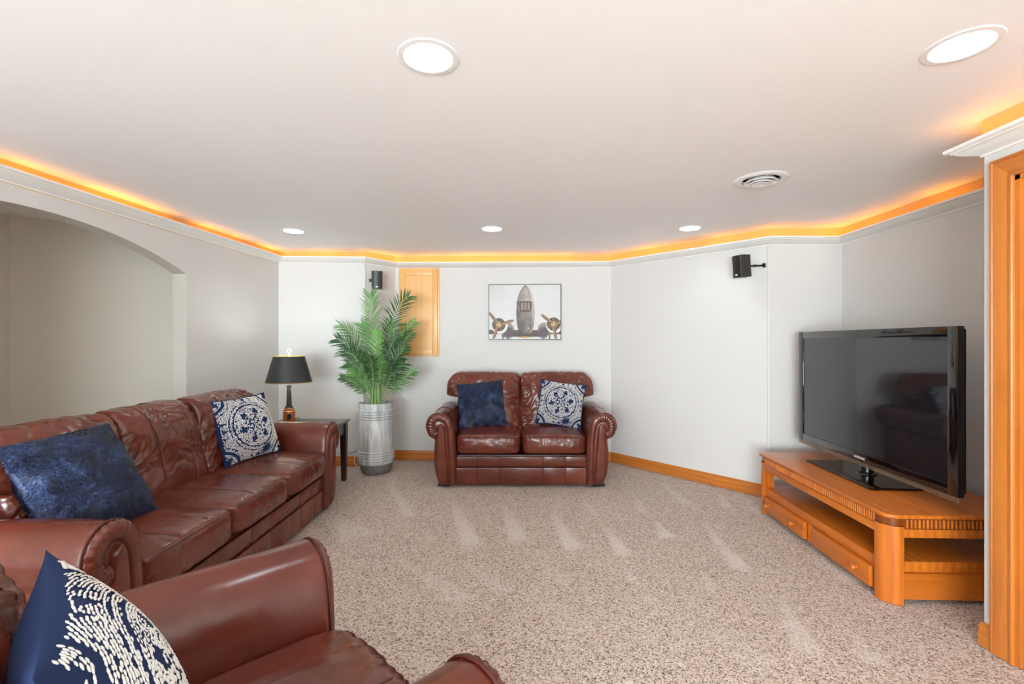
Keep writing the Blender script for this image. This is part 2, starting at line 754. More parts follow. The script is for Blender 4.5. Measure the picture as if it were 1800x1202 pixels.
def sweep_segments(chain, prof, names, mat, labels, cat, dz=None):
    off = offsets(chain)
    n = len(prof)
    for k in range(len(chain) - 1):
        if names[k] is None:
            continue
        v, f = [], []
        for i in (k, k + 1):
            for (o, z) in prof:
                q = np.array(chain[i]) + off[i] * o
                v.append((q[0], q[1], z + (dz[i] if dz else 0.0)))
        for i in range(n):
            j = (i + 1) % n
            f.append((i, n + i, n + j, j))
        f.append(tuple(range(n)))
        f.append(tuple(range(2 * n - 1, n - 1, -1)))
        o = mesh_obj(names[k], v, f, mat[k] if isinstance(mat, list) else mat, None, True, 30)
        tag(o, labels[k], cat, kind='structure')


BASE = [(0, 0), (0.014, 0), (0.014, 0.060), (0.0105, 0.066), (0.0125, 0.074), (0.012, 0.084), (0.006, 0.096), (0, 0.098)]
bch = [(LX(ARC_Y + ARC_H), ARC_Y + ARC_H)] + P[1:9] + [(DOORX, DY1 + 0.0835)]
dirs = ['left', 'back_left', 'back_slant', 'back', 'right_slant', 'right_return', 'right', 'door_return', 'door']
ml = [M['trim_oak_' + a] for a in 'hhhhhhhhh']
sweep_segments(bch, BASE, ['baseboard_' + d for d in dirs], ml,
               ['honey oak baseboard along the ' + t for t in
                ('left wall behind the sofa', 'wall behind the side table', 'slanted wall behind the pot', 'back wall beside the loveseat',
                 'angled wall right of the loveseat', 'wall behind the television stand', 'right wall behind the television stand',
                 'hidden return beside the door', 'wall end left of the door casing')], 'baseboard')

LIP = 2.08
CROWN = [(0, 2.024), (0.007, 2.024), (0.009, 2.031), (0.016, 2.033), (0.024, 2.036), (0.040, 2.041), (0.058, 2.050), (0.068, 2.0575),
         (0.074, 2.059), (0.074, 2.063), (0.084, 2.064), (0.090, 2.068), (0.090, LIP), (0.076, LIP), (0.074, 2.069), (0.050, 2.053), (0.0, 2.046)]
cch = P[:]
CDZ = [0.028, 0.028, 0.016, 0.006, 0.003, 0.0, 0.0, 0.0, -0.012, -0.012]
cnames = ['trim_%d' % (i + 3) for i in range(9)]
clabel = ['white crown moulding along the ' + t for t in
          ('left wall above the arch', 'wall above the table lamp', 'slanted wall above the palm', 'back wall above the picture',
           'angled wall above the right speaker', 'narrow wall behind the television', 'right wall behind the television',
           'hidden return beside the door', 'wall above the door casing')]
sweep_segments(cch, CROWN, cnames, M['white_trim'], clabel, 'moulding', CDZ)

# bare timber backing strip above the moulding, lit by the rope light
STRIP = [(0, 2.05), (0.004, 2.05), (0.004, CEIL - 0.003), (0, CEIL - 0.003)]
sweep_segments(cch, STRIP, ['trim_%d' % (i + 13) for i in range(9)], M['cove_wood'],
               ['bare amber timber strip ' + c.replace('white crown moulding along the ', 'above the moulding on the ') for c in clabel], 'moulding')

# rope light lying in the cove behind the lip
off = offsets(P)
rope_pts = [np.array(P[i]) + off[i] * 0.020 for i in range(10)]
rope_names = ['left wall cove', 'cove above the table lamp', 'cove above the palm', 'cove above the back wall', 'cove above the angled wall',
              'cove behind the television', 'right wall cove', 'hidden cove beside the door', 'cove above the door']
for i in range(9):
    a, b = rope_pts[i], rope_pts[i + 1]
    mb = MB().tube([(a[0], a[1], 2.058 + CDZ[i]), (b[0], b[1], 2.058 + CDZ[i + 1])], 0.0065, 8)
    tag(mb.build('rope_light', M['rope']), 'amber rope light glowing in the ' + rope_names[i], 'rope light', 'rope lights in the cove')


# ---- ceiling with holes for the downlights and the vent
LIGHTS = [(-1.80, 3.866), (-0.161, 3.79), (1.432, 3.77), (-0.269, 1.508), (1.39, 1.45), (-1.90, 1.50), (-1.85, -0.85), (-0.22, -0.85), (1.40, -0.85), (-1.85, -3.2), (-0.22, -3.2), (1.40, -3.2)]
VENT = (1.403, 2.645)


def ceiling():
    bm = bmesh.new()

    def loop(pts):
        vs = [bm.verts.new((x, y, CEIL)) for x, y in pts]
        for i in range(len(vs)):
            bm.edges.new((vs[i], vs[(i + 1) % len(vs)]))
    loop([(-4.0, -5.4), (2.9, -5.4), (2.9, 5.2), (-4.0, 5.2)])
    for (x, y) in LIGHTS:
        loop([(x + 0.078 * math.cos(t), y + 0.078 * math.sin(t)) for t in np.linspace(0, 2 * PI, 32, endpoint=False)])
    loop([(VENT[0] + 0.10 * math.cos(t), VENT[1] + 0.10 * math.sin(t)) for t in np.linspace(0, 2 * PI, 32, endpoint=False)])
    bmesh.ops.triangle_fill(bm, edges=list(bm.edges), use_beauty=True, use_dissolve=False)
    bmesh.ops.recalc_face_normals(bm, faces=bm.faces)
    for f in bm.faces:
        if f.normal.z > 0:
            f.normal_flip()
    me = bpy.data.meshes.new('ceiling')
    bm.to_mesh(me)
    bm.free()
    me.materials.append(M['ceiling'])
    o = bpy.data.objects.new('ceiling', me)
    COL.objects.link(o)
    tag(o, 'flat white ceiling with recessed lights', 'ceiling', kind='structure')
    b = MB().box2((-4.0, -5.4, CEIL + 0.2), (2.9, 5.2, CEIL + 0.25)).build('ceiling', M['ceiling'], None, False)
    b.parent = o
    b.name = 'ceiling_deck'


ceiling()


# ---- floor: fine grid so that the brushed pile has relief
def floor():
    dx = 0.02
    xs = np.arange(-4.0, 2.9 + dx, dx)
    ys = np.concatenate([[-5.4, -4.0, -2.0], np.arange(-0.5, 5.2 + dx, dx)])
    X, Y = np.meshgrid(xs, ys, indexing='ij')
    pts = np.stack([X.ravel(), Y.ravel()], 1)
    nap = np.zeros(len(pts))

    def tri(ap, bl, br, k=1.0):
        a, b, c = (np.array(floor_at(*q)) for q in (ap, bl, br))
        mid = (b + c) / 2
        ax = mid - a
        L = np.linalg.norm(ax)
        ax /= L
        nr = np.array([-ax[1], ax[0]])
        w1 = max(abs((b - mid) @ nr), abs((c - mid) @ nr), 0.02)
        s = (pts - a) @ ax / L
        o = (pts - a) @ nr
        wob = 0.012 * pnoise(np.column_stack([pts * 14, np.zeros(len(pts))]))
        wd = 0.012 + (w1) * np.clip(s, 0, 1)
        e = np.clip((wd - np.abs(o + wob)) / 0.025 + 0.5, 0, 1)
        e *= np.clip((s) / 0.12, 0, 1) * np.clip((1.04 - s + wob * 4) / 0.12, 0, 1)
        nap[:] = np.maximum(nap, e * k * (0.45 + 0.55 * np.clip(s, 0, 1)))

    for t in [((793, 876), (816, 964), (845, 960), 1), ((885, 885), (898, 958), (928, 950), .9), ((970, 898), (995, 968), (1023, 967), 1),
              ((1026, 878), (1040, 908), (1050, 905), .7), ((1062, 922), (1084, 974), (1112, 978), 1), ((1152, 914), (1164, 946), (1186, 945), 1),
              ((1118, 874), (1126, 904), (1138, 902), .6), ((1160, 846), (1206, 892), (1222, 888), .6), ((1232, 912), (1294, 1004), (1322, 1007), 1),
              ((1264, 866), (1272, 892), (1282, 890), .7), ((1095, 995), (1108, 1022), (1122, 1020), .6), ((1128, 1040), (1142, 1062), (1160, 1058), .4),
              ((1362, 1036), (1392, 1135), (1450, 1160), .75), ((1500, 1110), (1520, 1165), (1560, 1170), .6), ((682, 846), (712, 912), (730, 905), .65),
              ((745, 926), (752, 952), (764, 950), .55), ((580, 905), (600, 950), (668, 940), .6), ((686, 972), (800, 1062), (850, 1060), .5),
              ((812, 986), (875, 1045), (912, 1040), .5), ((940, 978), (985, 1030), (1015, 1025), .35), ((705, 1145), (760, 1190), (790, 1180), .4),
              ((1230, 1000), (1240, 1040), (1262, 1040), .45), ((1310, 885), (1335, 905), (1345, 900), .5), ((1420, 970), (1500, 1030), (1520, 1020), .5),
              ((850, 1000), (1000, 1120), (1060, 1110), .2), ((1180, 1070), (1330, 1180), (1380, 1170), .25), ((660, 800), (690, 850), (700, 850), .3)]:
        tri(*t)
    far = (pts[:, 1] < 0.6) | (pts[:, 1] > 5.1)
    nap[far] = 0
    tuft = rng.uniform(0, 0.004, len(pts))
    Z = tuft + 0.003 * nap - 0.006
    verts = np.column_stack([pts, Z])
    nx, ny = len(xs), len(ys)
    I = np.arange(nx * ny).reshape(nx, ny)
    q = np.stack([I[:-1, :-1], I[1:, :-1], I[1:, 1:], I[:-1, 1:]], -1).reshape(-1, 4)
    me = bpy.data.meshes.new('floor')
    me.vertices.add(len(verts))
    me.vertices.foreach_set('co', verts.ravel().astype(np.float32))
    me.loops.add(q.size)
    me.loops.foreach_set('vertex_index', q.ravel().astype(np.int32))
    me.polygons.add(len(q))
    me.polygons.foreach_set('loop_start', (np.arange(len(q)) * 4).astype(np.int32))
    me.update(calc_edges=True)
    me.shade_smooth()
    at = me.attributes.new('nap', 'FLOAT', 'POINT')
    at.data.foreach_set('value', nap.astype(np.float32))
    me.materials.append(M['carpet'])
    o = bpy.data.objects.new('floor', me)
    COL.objects.link(o)
    tag(o, 'beige speckled carpet with pale vacuum strokes', 'carpet', kind='structure')


floor()


# ------------------------------------------------------------------ leather seating
def tube_on(mb, pts, r, seg=6):
    mb.tube([tuple(p) for p in pts], r, seg)


def seat_fn(w, d, h, seed):
    """box cushion: front towards -y, origin at the centre of its underside"""
    def fn(c):
        c = np.asarray(c, float)
        n = 9.0
        r = (np.abs(c) ** n).sum(1) ** (1 / n)
        p = c / r[:, None]
        x, y, z = p[:, 0], p[:, 1], p[:, 2]
        crown = (1 - np.abs(x) ** 2.6) * (1 - 0.6 * np.clip(y, -1, 1) ** 2)
        X = x * w / 2 * (1 - 0.012 * (z < 0))
        Y = y * d / 2
        Z = (z + 1) / 2 * h + np.clip(z, 0, 1) * 0.032 * crown
        Y = Y - np.clip(-y, 0, 1) ** 3 * 0.020 * (1 - np.abs(x) ** 3) * (1 - 0.8 * z * z)
        q = np.column_stack([X, Y, Z])
        wr = pnoise(q * np.array([9, 5, 9]) + seed) * 0.004 + pnoise(q * np.array([26, 11, 22]) + seed * 2) * 0.0022
        fr = np.exp(-((y + 1) / 0.35) ** 2)
        rd = (1 - np.abs(pnoise(q * np.array([34, 12, 9]) + seed * 3)) * 2.2)
        wr = wr - np.clip(rd, 0, 1) ** 4 * 0.0035 * fr
        q[:, 2] += wr * (z > -0.5)
        q[:, 1] += -wr * (y < -0.5)
        # stitched seams pull in the leather
        for s in (-0.36, 0.34):
            g = np.exp(-((x - s) / 0.022) ** 2)
            q[:, 2] -= 0.0035 * g * (z > 0.2)
            q[:, 1] += 0.0035 * g * (y < -0.8)
        return q
    return fn


def back_fn(w, d, h, seed, rl, rr):
    """back cushion; front towards -y, origin at bottom centre; rl, rr round the upper left and right corners"""
    def fn(c):
        c = np.asarray(c, float)
        n = 5.0
        m = np.maximum(np.abs(c[:, 0]), np.abs(c[:, 2])) + 1e-9
        r = (m ** n + np.abs(c[:, 1]) ** n) ** (1 / n)
        p = c / r[:, None]
        x, y, z = p[:, 0], p[:, 1], p[:, 2]
        X = c[:, 0] * w / 2
        Z = (c[:, 2] + 1) / 2 * h
        for (sg, R, top) in ((-1, rl, 1), (1, rr, 1), (-1, 0.03, 0), (1, 0.03, 0)):
            ax = sg * X - (w / 2 - R)
            az = Z - (h - R) if top else R - Z
            mm = (ax > 0) & (az > 0)
            dd = np.sqrt(ax ** 2 + az ** 2) + 1e-9
            k = np.maximum(ax, az) / dd
            X = np.where(mm, sg * ((w / 2 - R) + ax * k), X)
            Z = np.where(mm, ((h - R) + az * k) if top else R - az * k, Z)
        X = X / r
        Z = h / 2 + (Z - h / 2) / r
        zz = Z / h
        Y = y * d / 2 * (0.92 + 0.28 * np.exp(-((zz - 0.74) / 0.24) ** 2))
        belly = (1 - np.abs(x) ** 2.5) * (1 - (2 * zz - 1) ** 4)
        Y -= np.clip(-y, 0, 1) * 0.030 * belly
        Z += np.clip(z, 0, 1) ** 2 * 0.012 * (1 - np.abs(x) ** 3)
        Y += 0.16 * zz * h / 0.5 * 0.9
        q = np.column_stack([X, Y, Z])
        f = np.clip(-y * 1.2, 0, 1) + np.clip(z, 0, 1) * 0.8
        # folds: fan down from the top middle, finer creases over the roll
        sx = np.where(x > 0, 1, -1)
        wx = pnoise(q * np.array([5, 2, 5]) + seed * 1.7) * 0.10
        wz = pnoise(q * np.array([4, 2, 4]) + seed * 2.3) * 0.10
        fan = np.column_stack([(X + wx) * 11 * sx + (Z + wz) * 15, Y * 2, Z * 4.5 - X * sx * 4.5]) + seed
        patchy = np.clip(0.55 + 1.6 * pnoise(q * np.array([6, 2, 6]) + seed * 0.7), 0.12, 1.3)
        rd = 1 - np.abs(pnoise(fan)) * 2.4
        rd2 = 1 - np.abs(pnoise(fan * 2.1 + 7)) * 2.2
        wr = (np.clip(rd, 0, 1) ** 2 * 0.019 + np.clip(rd2, 0, 1) ** 2 * 0.010) * patchy + pnoise(q * 7 + seed) * 0.012
        edge = 0.35 + 0.65 * np.abs(x) ** 1.5
        q[:, 1] += wr * f * edge
        q[:, 2] -= wr * np.clip(z, 0, 1) * 0.5
        for s in (-0.52, 0.52):
            xs = s + 0.12 * (1 - zz) * (-1 if s > 0 else 1)
            g = np.exp(-((x - xs) / 0.028) ** 2)
            q[:, 1] += 0.006 * g * np.clip(-y * 2, 0, 1)
            q[:, 2] -= 0.004 * g * np.clip(z, 0, 1)
        return q
    return fn


ARM_W = 0.262
ARM_PROF = [(0.118, 0.022), (0.090, 0.085), (0.072, 0.17), (0.066, 0.26), (0.070, 0.34), (0.074, 0.40), (0.060, 0.424), (0.034, 0.446),
            (0.012, 0.478), (0.0, 0.520), (0.006, 0.562), (0.026, 0.600), (0.060, 0.627), (0.102, 0.637), (0.144, 0.630), (0.180, 0.610),
            (0.208, 0.578), (0.226, 0.535), (0.240, 0.47), (0.250, 0.40), (0.256, 0.30), (0.258, 0.16), (0.258, 0.022)]


def arm_mesh(sgn, D):
    """arm with scrolled profile; x=0 is the outermost point for sgn=1 (left arm), grows inwards"""
    prof = [np.array(p) for p in smooth_path(ARM_PROF, 92)]
    n = len(prof)
    cen = np.array([0.15, 0.35])
    ys = [0.0, 0.004, 0.012, 0.024] + list(np.linspace(0.05, D - 0.03, 40)) + [D - 0.008, D]
    ins = [0.012, 0.006, 0.002, 0.0] + [0.0] * 40 + [0.004, 0.012]
    v, f = [], []
    nrm = []
    for i in range(n):
        t = prof[min(i + 1, n - 1)] - prof[max(i - 1, 0)]
        t = t / (np.linalg.norm(t) + 1e-9)
        nrm.append(np.array([-t[1], t[0]]))      # outward
    A = []
    for y, s in zip(ys, ins):
        for i in range(n):
            A.append((*(prof[i] - nrm[i] * s), y))
    A = np.array(A)
    q = np.column_stack([A[:, 0] * sgn, A[:, 2], A[:, 1]])
    nn = np.array([nrm[i] for _ in ys for i in range(n)])
    wr = pnoise(q * np.array([7, 4, 7]) + 3 * sgn) * 0.006 + pnoise(q * np.array([18, 8, 18]) + 9) * 0.0025
    g = np.exp(-((A[:, 2] - D * 0.44) / 0.007) ** 2) * 0.004
    amt = (wr - g) * np.clip((A[:, 1] - 0.05) * 6, 0, 1)
    q[:, 0] += nn[:, 0] * amt * sgn
    q[:, 2] += nn[:, 1] * amt
    for j in range(len(ys) - 1):
        for i in range(n - 1):
            a = (j * n + i, j * n + i + 1, (j + 1) * n + i + 1, (j + 1) * n + i)
            f.append(a if sgn > 0 else a[::-1])
        a = (j * n + n - 1, j * n, (j + 1) * n, (j + 1) * n + n - 1)
        f.append(a if sgn > 0 else a[::-1])
    a = tuple(range(n))
    f.append(a if sgn < 0 else a[::-1])
    a = tuple((len(ys) - 1) * n + i for i in range(n))
    f.append(a if sgn > 0 else a[::-1])
    return q, f


def arm_front(sgn):
    """plaque, gathered ring and welt on the front of the arm"""
    # gathered ring: fat tube along the scroll and down the inner edge
    path = smooth_path([(0.092, 0.452), (0.058, 0.462), (0.040, 0.50), (0.044, 0.555), (0.078, 0.592), (0.118, 0.598), (0.158, 0.582), (0.186, 0.545),
                        (0.202, 0.48), (0.210, 0.40), (0.216, 0.28), (0.222, 0.15), (0.224, 0.035)], 150)
    n = len(path)
    rad = []
    for i, p in enumerate(path):
        t = i / (n - 1)
        base = 0.036 if t < 0.48 else 0.036 - 0.010 * min(1, (t - 0.48) / 0.2)
        pleat = 0.0022 * math.sin(i * 1.15) * (1 if t < 0.52 else 0.0)
        rad.append(base + pleat)
    ring = MB()
    ring.tube([(p[0] * sgn, 0.0, p[1]) for p in path], rad, 12)
    ring.v = [(x, y * 0.62 + 0.004, z) for x, y, z in ring.v]
    # plaque
    lt = [(0.03, 0.140, 0.196), (0.08, 0.108, 0.194), (0.15, 0.088, 0.190), (0.25, 0.077, 0.184), (0.34, 0.078, 0.178), (0.42, 0.084, 0.172), (0.48, 0.090, 0.165)]
    zs = [a[0] for a in lt]
    v, f = [], []
    rows, cols = 30, 10
    for j in range(rows + 1):
        t = j / rows
        z = 0.03 + t * (0.548 - 0.03)
        if z <= 0.48:
            l = np.interp(z, zs, [a[1] for a in lt])
            r = np.interp(z, zs, [a[2] for a in lt])
        else:
            k = (z - 0.48) / 0.068
            hw = 0.0375 * math.sqrt(max(0, 1 - k * k)) + 1e-4
            l, r = 0.1275 - hw, 0.1275 + hw
        ez = 1 - max(0, (0.05 - (z - 0.03)) / 0.05) ** 2 * 0.6
        for i in range(cols + 1):
            s = i / cols
            b = (1 - (2 * s - 1) ** 4) ** 0.5 if 0 < s < 1 else 0
            v.append(((l + (r - l) * s) * sgn, -0.028 * b * ez + 0.006, z))
    for j in range(rows):
        for i in range(cols):
            a = (j * (cols + 1) + i, j * (cols + 1) + i + 1, (j + 1) * (cols + 1) + i + 1, (j + 1) * (cols + 1) + i)
            f.append(a if sgn > 0 else a[::-1])
    welt = MB()
    wp = smooth_path(ARM_PROF[6:], 70)
    welt.tube([(p[0] * sgn, 0.012, p[1]) for p in wp], 0.0045, 6)
    return ring, (v, f), welt


def couch(name, label, W, seats, loc, rotz, D=0.90, back_top=0.93, seat_top=0.445, seat_d=0.60, seedbase=0):
    """local: front at y=0 facing -y, x centred, z up"""
    root = thing(name, label, 'sofa' if seats > 1 else 'armchair', (loc[0], loc[1], 0.0), (0, 0, rotz))
    L = M['leather']
    iw = W - 2 * (ARM_W - 0.012)
    # arms
    for sg in (1, -1):
        q, f = arm_mesh(sg, D - 0.04)
        o = mesh_obj('arm', q, f, L, root, True, 40)
        o.location = (-sg * W / 2, 0.0, 0.0)
        ring, pq, welt = arm_front(sg)
        ap = smooth_path(ARM_PROF[8:22], 56)
        sm = MB().tube([(p[0] * sg + (-0.0005 if p[0] < 0.1 else 0.0012) * sg, (D - 0.04) * 0.47, p[1] + 0.0012) for p in ap], 0.0032, 6)
        sm.build('seam', M['welt'], o)
        r = ring.build('gathered_scroll', L, o)
        mesh_obj('front_plaque', pq[0], pq[1], L, o)
        welt.build('piping', M['welt'], o)
    # base
    b = MB()
    b.box2((-iw / 2, 0.05, 0.03), (iw / 2, D - 0.05, 0.27), 0.01)
    b.build('base', M['welt'], root)
    for (z0, z1, y) in ((0.172, 0.258, 0.022), (0.022, 0.166, 0.012)):
        rail = MB()
        ed = [-iw / 2]
        for k in range(seats):
            c = -iw / 2 + (k + 0.5) * iw / seats
            ed += [c - iw / seats * 0.17, c + iw / seats * 0.17]
        ed.append(iw / 2)
        if seats > 1:
            ed = [e for i, e in enumerate(ed)]
        for a, c in zip(ed[:-1], ed[1:]):
            rail.box2((a, y, z0), (c, 0.10, z1), 0.007)
        rail.build('front_rail', L, root)
    # feet
    for sx in (-1, 1):
        for yy in (0.07, D - 0.12):
            mb = MB().box((sx * (W / 2 - 0.15), yy, 0.0105), (0.11, 0.07, 0.023), 0.003)
            mb.build('foot', M['black'], root)
    # back shell
    bw = W - 0.38
    fn = back_fn(bw, 0.14, back_top - 0.05 - 0.03, 50 + seedbase, 0.12, 0.12)
    c, fs = cubes(24)
    q = fn(c)
    q[:, 1] += D - 0.30
    q[:, 2] += 0.03
    q[:, 1] = np.minimum(q[:, 1], D)
    mesh_obj('back_frame', q, fs, L, root)
    sw = iw / seats
    for k in range(seats):
        cx = -iw / 2 + (k + 0.5) * sw
        sfn = seat_fn(sw - 0.004, seat_d, seat_top - 0.285, 11.3 * k + seedbase)
        c, fs = cubes(44)
        q = sfn(c) + np.array([cx, seat_d / 2 - 0.012, 0.282])
        so = mesh_obj('seat_cushion', q, fs, L, root)
        # welt along the top front edge
        t = np.linspace(-0.96, 0.96, 40)
        e = sfn(np.column_stack([t, np.full(40, -1.0), np.full(40, 0.80)])) + np.array([cx, seat_d / 2 - 0.012, 0.282])
        wl = MB().tube([tuple(p + np.array([0, -0.0005, 0.0005])) for p in e], 0.0028, 6)
        wl.build('piping', M['welt'], so)
        for xs in (-0.36, 0.34):
            yy = np.linspace(-0.985, 0.5, 36)
            e = sfn(np.column_stack([np.full(36, xs), yy, np.full(36, 1.0)])) + np.array([cx, seat_d / 2 - 0.012, 0.282])
            MB().tube([tuple(p + np.array([0, 0, 0.0006])) for p in e], 0.0018, 6).build('seam', M['welt'], so)
        # back cushion
        ext_l = 0.155 if k == 0 else 0.0
        ext_r = 0.155 if k == seats - 1 else 0.0
        h = back_top - (seat_top - 0.03)
        # upper body of the cushion spreads over the arms at the ends
        w = sw - 0.004 + ext_l + ext_r
        bfn = back_fn(w, 0.17, h, 31.7 * k + seedbase, 0.13 if ext_l else 0.04, 0.13 if ext_r else 0.04)
        c, fs = cubes(76)

        def place_back(cc):
            q = bfn(cc)
            zz = q[:, 2] / h
            low = np.clip((0.60 - zz) / 0.07, 0, 1)
            low = low * low * (3 - 2 * low)
            if ext_l:
                m = q[:, 0] < 0
                q[m, 0] *= 1 - low[m] * (ext_l / (w / 2)) * 0.98
            if ext_r:
                m = q[:, 0] > 0
                q[m, 0] *= 1 - low[m] * (ext_r / (w / 2)) * 0.98
            return q + np.array([cx + (ext_r - ext_l) / 2, seat_d - 0.075, seat_top - 0.03])
        q = place_back(c)
        bo = mesh_obj('back_cushion', q, fs, M['leather_creased'], root)
        for xs in (-0.5, 0.5):
            zl = np.linspace(-0.6, 1.0, 44)
            xl = xs + 0.12 * (1 - (zl + 1) / 2) * (-1 if xs > 0 else 1)
            e = place_back(np.column_stack([xl, np.full(44, -1.0), zl]))
            MB().tube([tuple(p + np.array([0, -0.0006, 0])) for p in e], 0.0020, 6).build('seam', M['welt'], bo)
    return root


couch('loveseat', 'small red brown leather loveseat with two seats against the back wall', 1.64, 2, (0.08, 4.03), 0.0, D=0.86, back_top=0.945, seedbase=3)
couch('sofa', 'long red brown leather sofa with three seats along the left wall', 2.20, 3, (-1.37, 2.60), PI / 2, D=0.95, back_top=0.90, seedbase=17)
couch('armchair', 'red brown leather armchair in the near left corner', 1.00, 1, (-0.335, 1.185), math.radians(135), D=1.04, back_top=0.90, seat_d=0.72, seedbase=41)


# ------------------------------------------------------------------ throw pillows
def pillow_xy(u, v, s, pinch=0.07):
    x = s * u * (1 - pinch * (1 - v * v) * u * u)
    z = s * v * (1 - pinch * (1 - u * u) * v * v)
    return x, z


def pillow_t(u, v, T):
    return T * (np.clip(1 - u ** 2, 0, 1) ** 0.62) * (np.clip(1 - v ** 2, 0, 1) ** 0.62)


def pillow_mesh(s, T, N=48, seed=0.0):
    t = np.sin(np.linspace(-PI / 2, PI / 2, N + 1))
    U, V = np.meshgrid(t, t, indexing='ij')
    u, v = U.ravel(), V.ravel()
    x, z = pillow_xy(u, v, s)
    th = pillow_t(u, v, T)
    w = pnoise(np.column_stack([x * 7, z * 7, np.full_like(x, seed)])) * 0.008 * np.clip(th / T * 2, 0, 1)
    front = np.column_stack([x, -th + w, z])
    back = np.column_stack([x, th + w, z])
    n = N + 1
    fs = []
    for i in range(N):
        for j in range(N):
            a, b, c, d = i * n + j, (i + 1) * n + j, (i + 1) * n + j + 1, i * n + j + 1
            fs.append((a, b, c, d))
            fs.append((d + n * n, c + n * n, b + n * n, a + n * n))
    return np.vstack([front, back]), fs


def embroidery_mask(u, v):
    r = np.hypot(u, v)
    th = np.arctan2(v, u)
    w = np.ones_like(u, bool)
    # double ring
    w &= ~((r > 0.625) & (r < 0.675))
    w &= ~((r > 0.735) & (r < 0.758))

    def trefoil(cx, cy, ang, k=1.0):
        m = np.zeros_like(u, bool)
        for da in (0, 2.0, -2.0):
            a = ang + da
            m |= np.hypot(u - cx - 0.055 * k * np.cos(a), v - cy - 0.055 * k * np.sin(a)) < 0.052 * k
        dx, dy = u - cx, v - cy
        al = -(dx * np.cos(ang) + dy * np.sin(ang))
        pr = np.abs(-dx * np.sin(ang) + dy * np.cos(ang))
        m |= (al > 0) & (al < 0.15 * k) & (pr < 0.014)
        return m
    for k in range(6):
        a = math.radians(60 * k + 12)
        w &= ~trefoil(0.43 * math.cos(a), 0.43 * math.sin(a), a)
        b = a + math.radians(30)
        d = np.hypot(u - 0.31 * math.cos(b), v - 0.31 * math.sin(b))
        w &= ~((np.abs(d - 0.135) < 0.012) & (r < 0.40))
        w &= ~(d < 0.028)
        e = np.abs((th - b + PI) % (2 * PI) - PI)
        w &= ~((r > 0.035) & (r < 0.165) & (e * r < 0.022 - 0.10 * np.abs(r - 0.10)))
    for sx in (-1, 1):
        for sy in (-1, 1):
            d = np.hypot(u - 1.14 * sx, v - 1.14 * sy)
            w &= ~((d > 0.56) & (d < 0.63))
            w &= ~((d > 0.70) & (d < 0.722))
            a = math.atan2(-sy, -sx)
            w &= ~trefoil(0.90 * sx, 0.86 * sy, a, 1.15)
    for k in range(4):
        a = k * PI / 2
        c, s = math.cos(a), math.sin(a)
        p, q = u * c + v * s, -u * s + v * c
        w &= ~((p > 0.80) & (p < 0.93) & (np.abs(q) < (p - 0.79) * 0.55))
        w &= ~((p > 0.80) & (p < 0.94) & (np.abs(np.abs(q) - 0.21) < (p - 0.80) * 0.30))
    return w


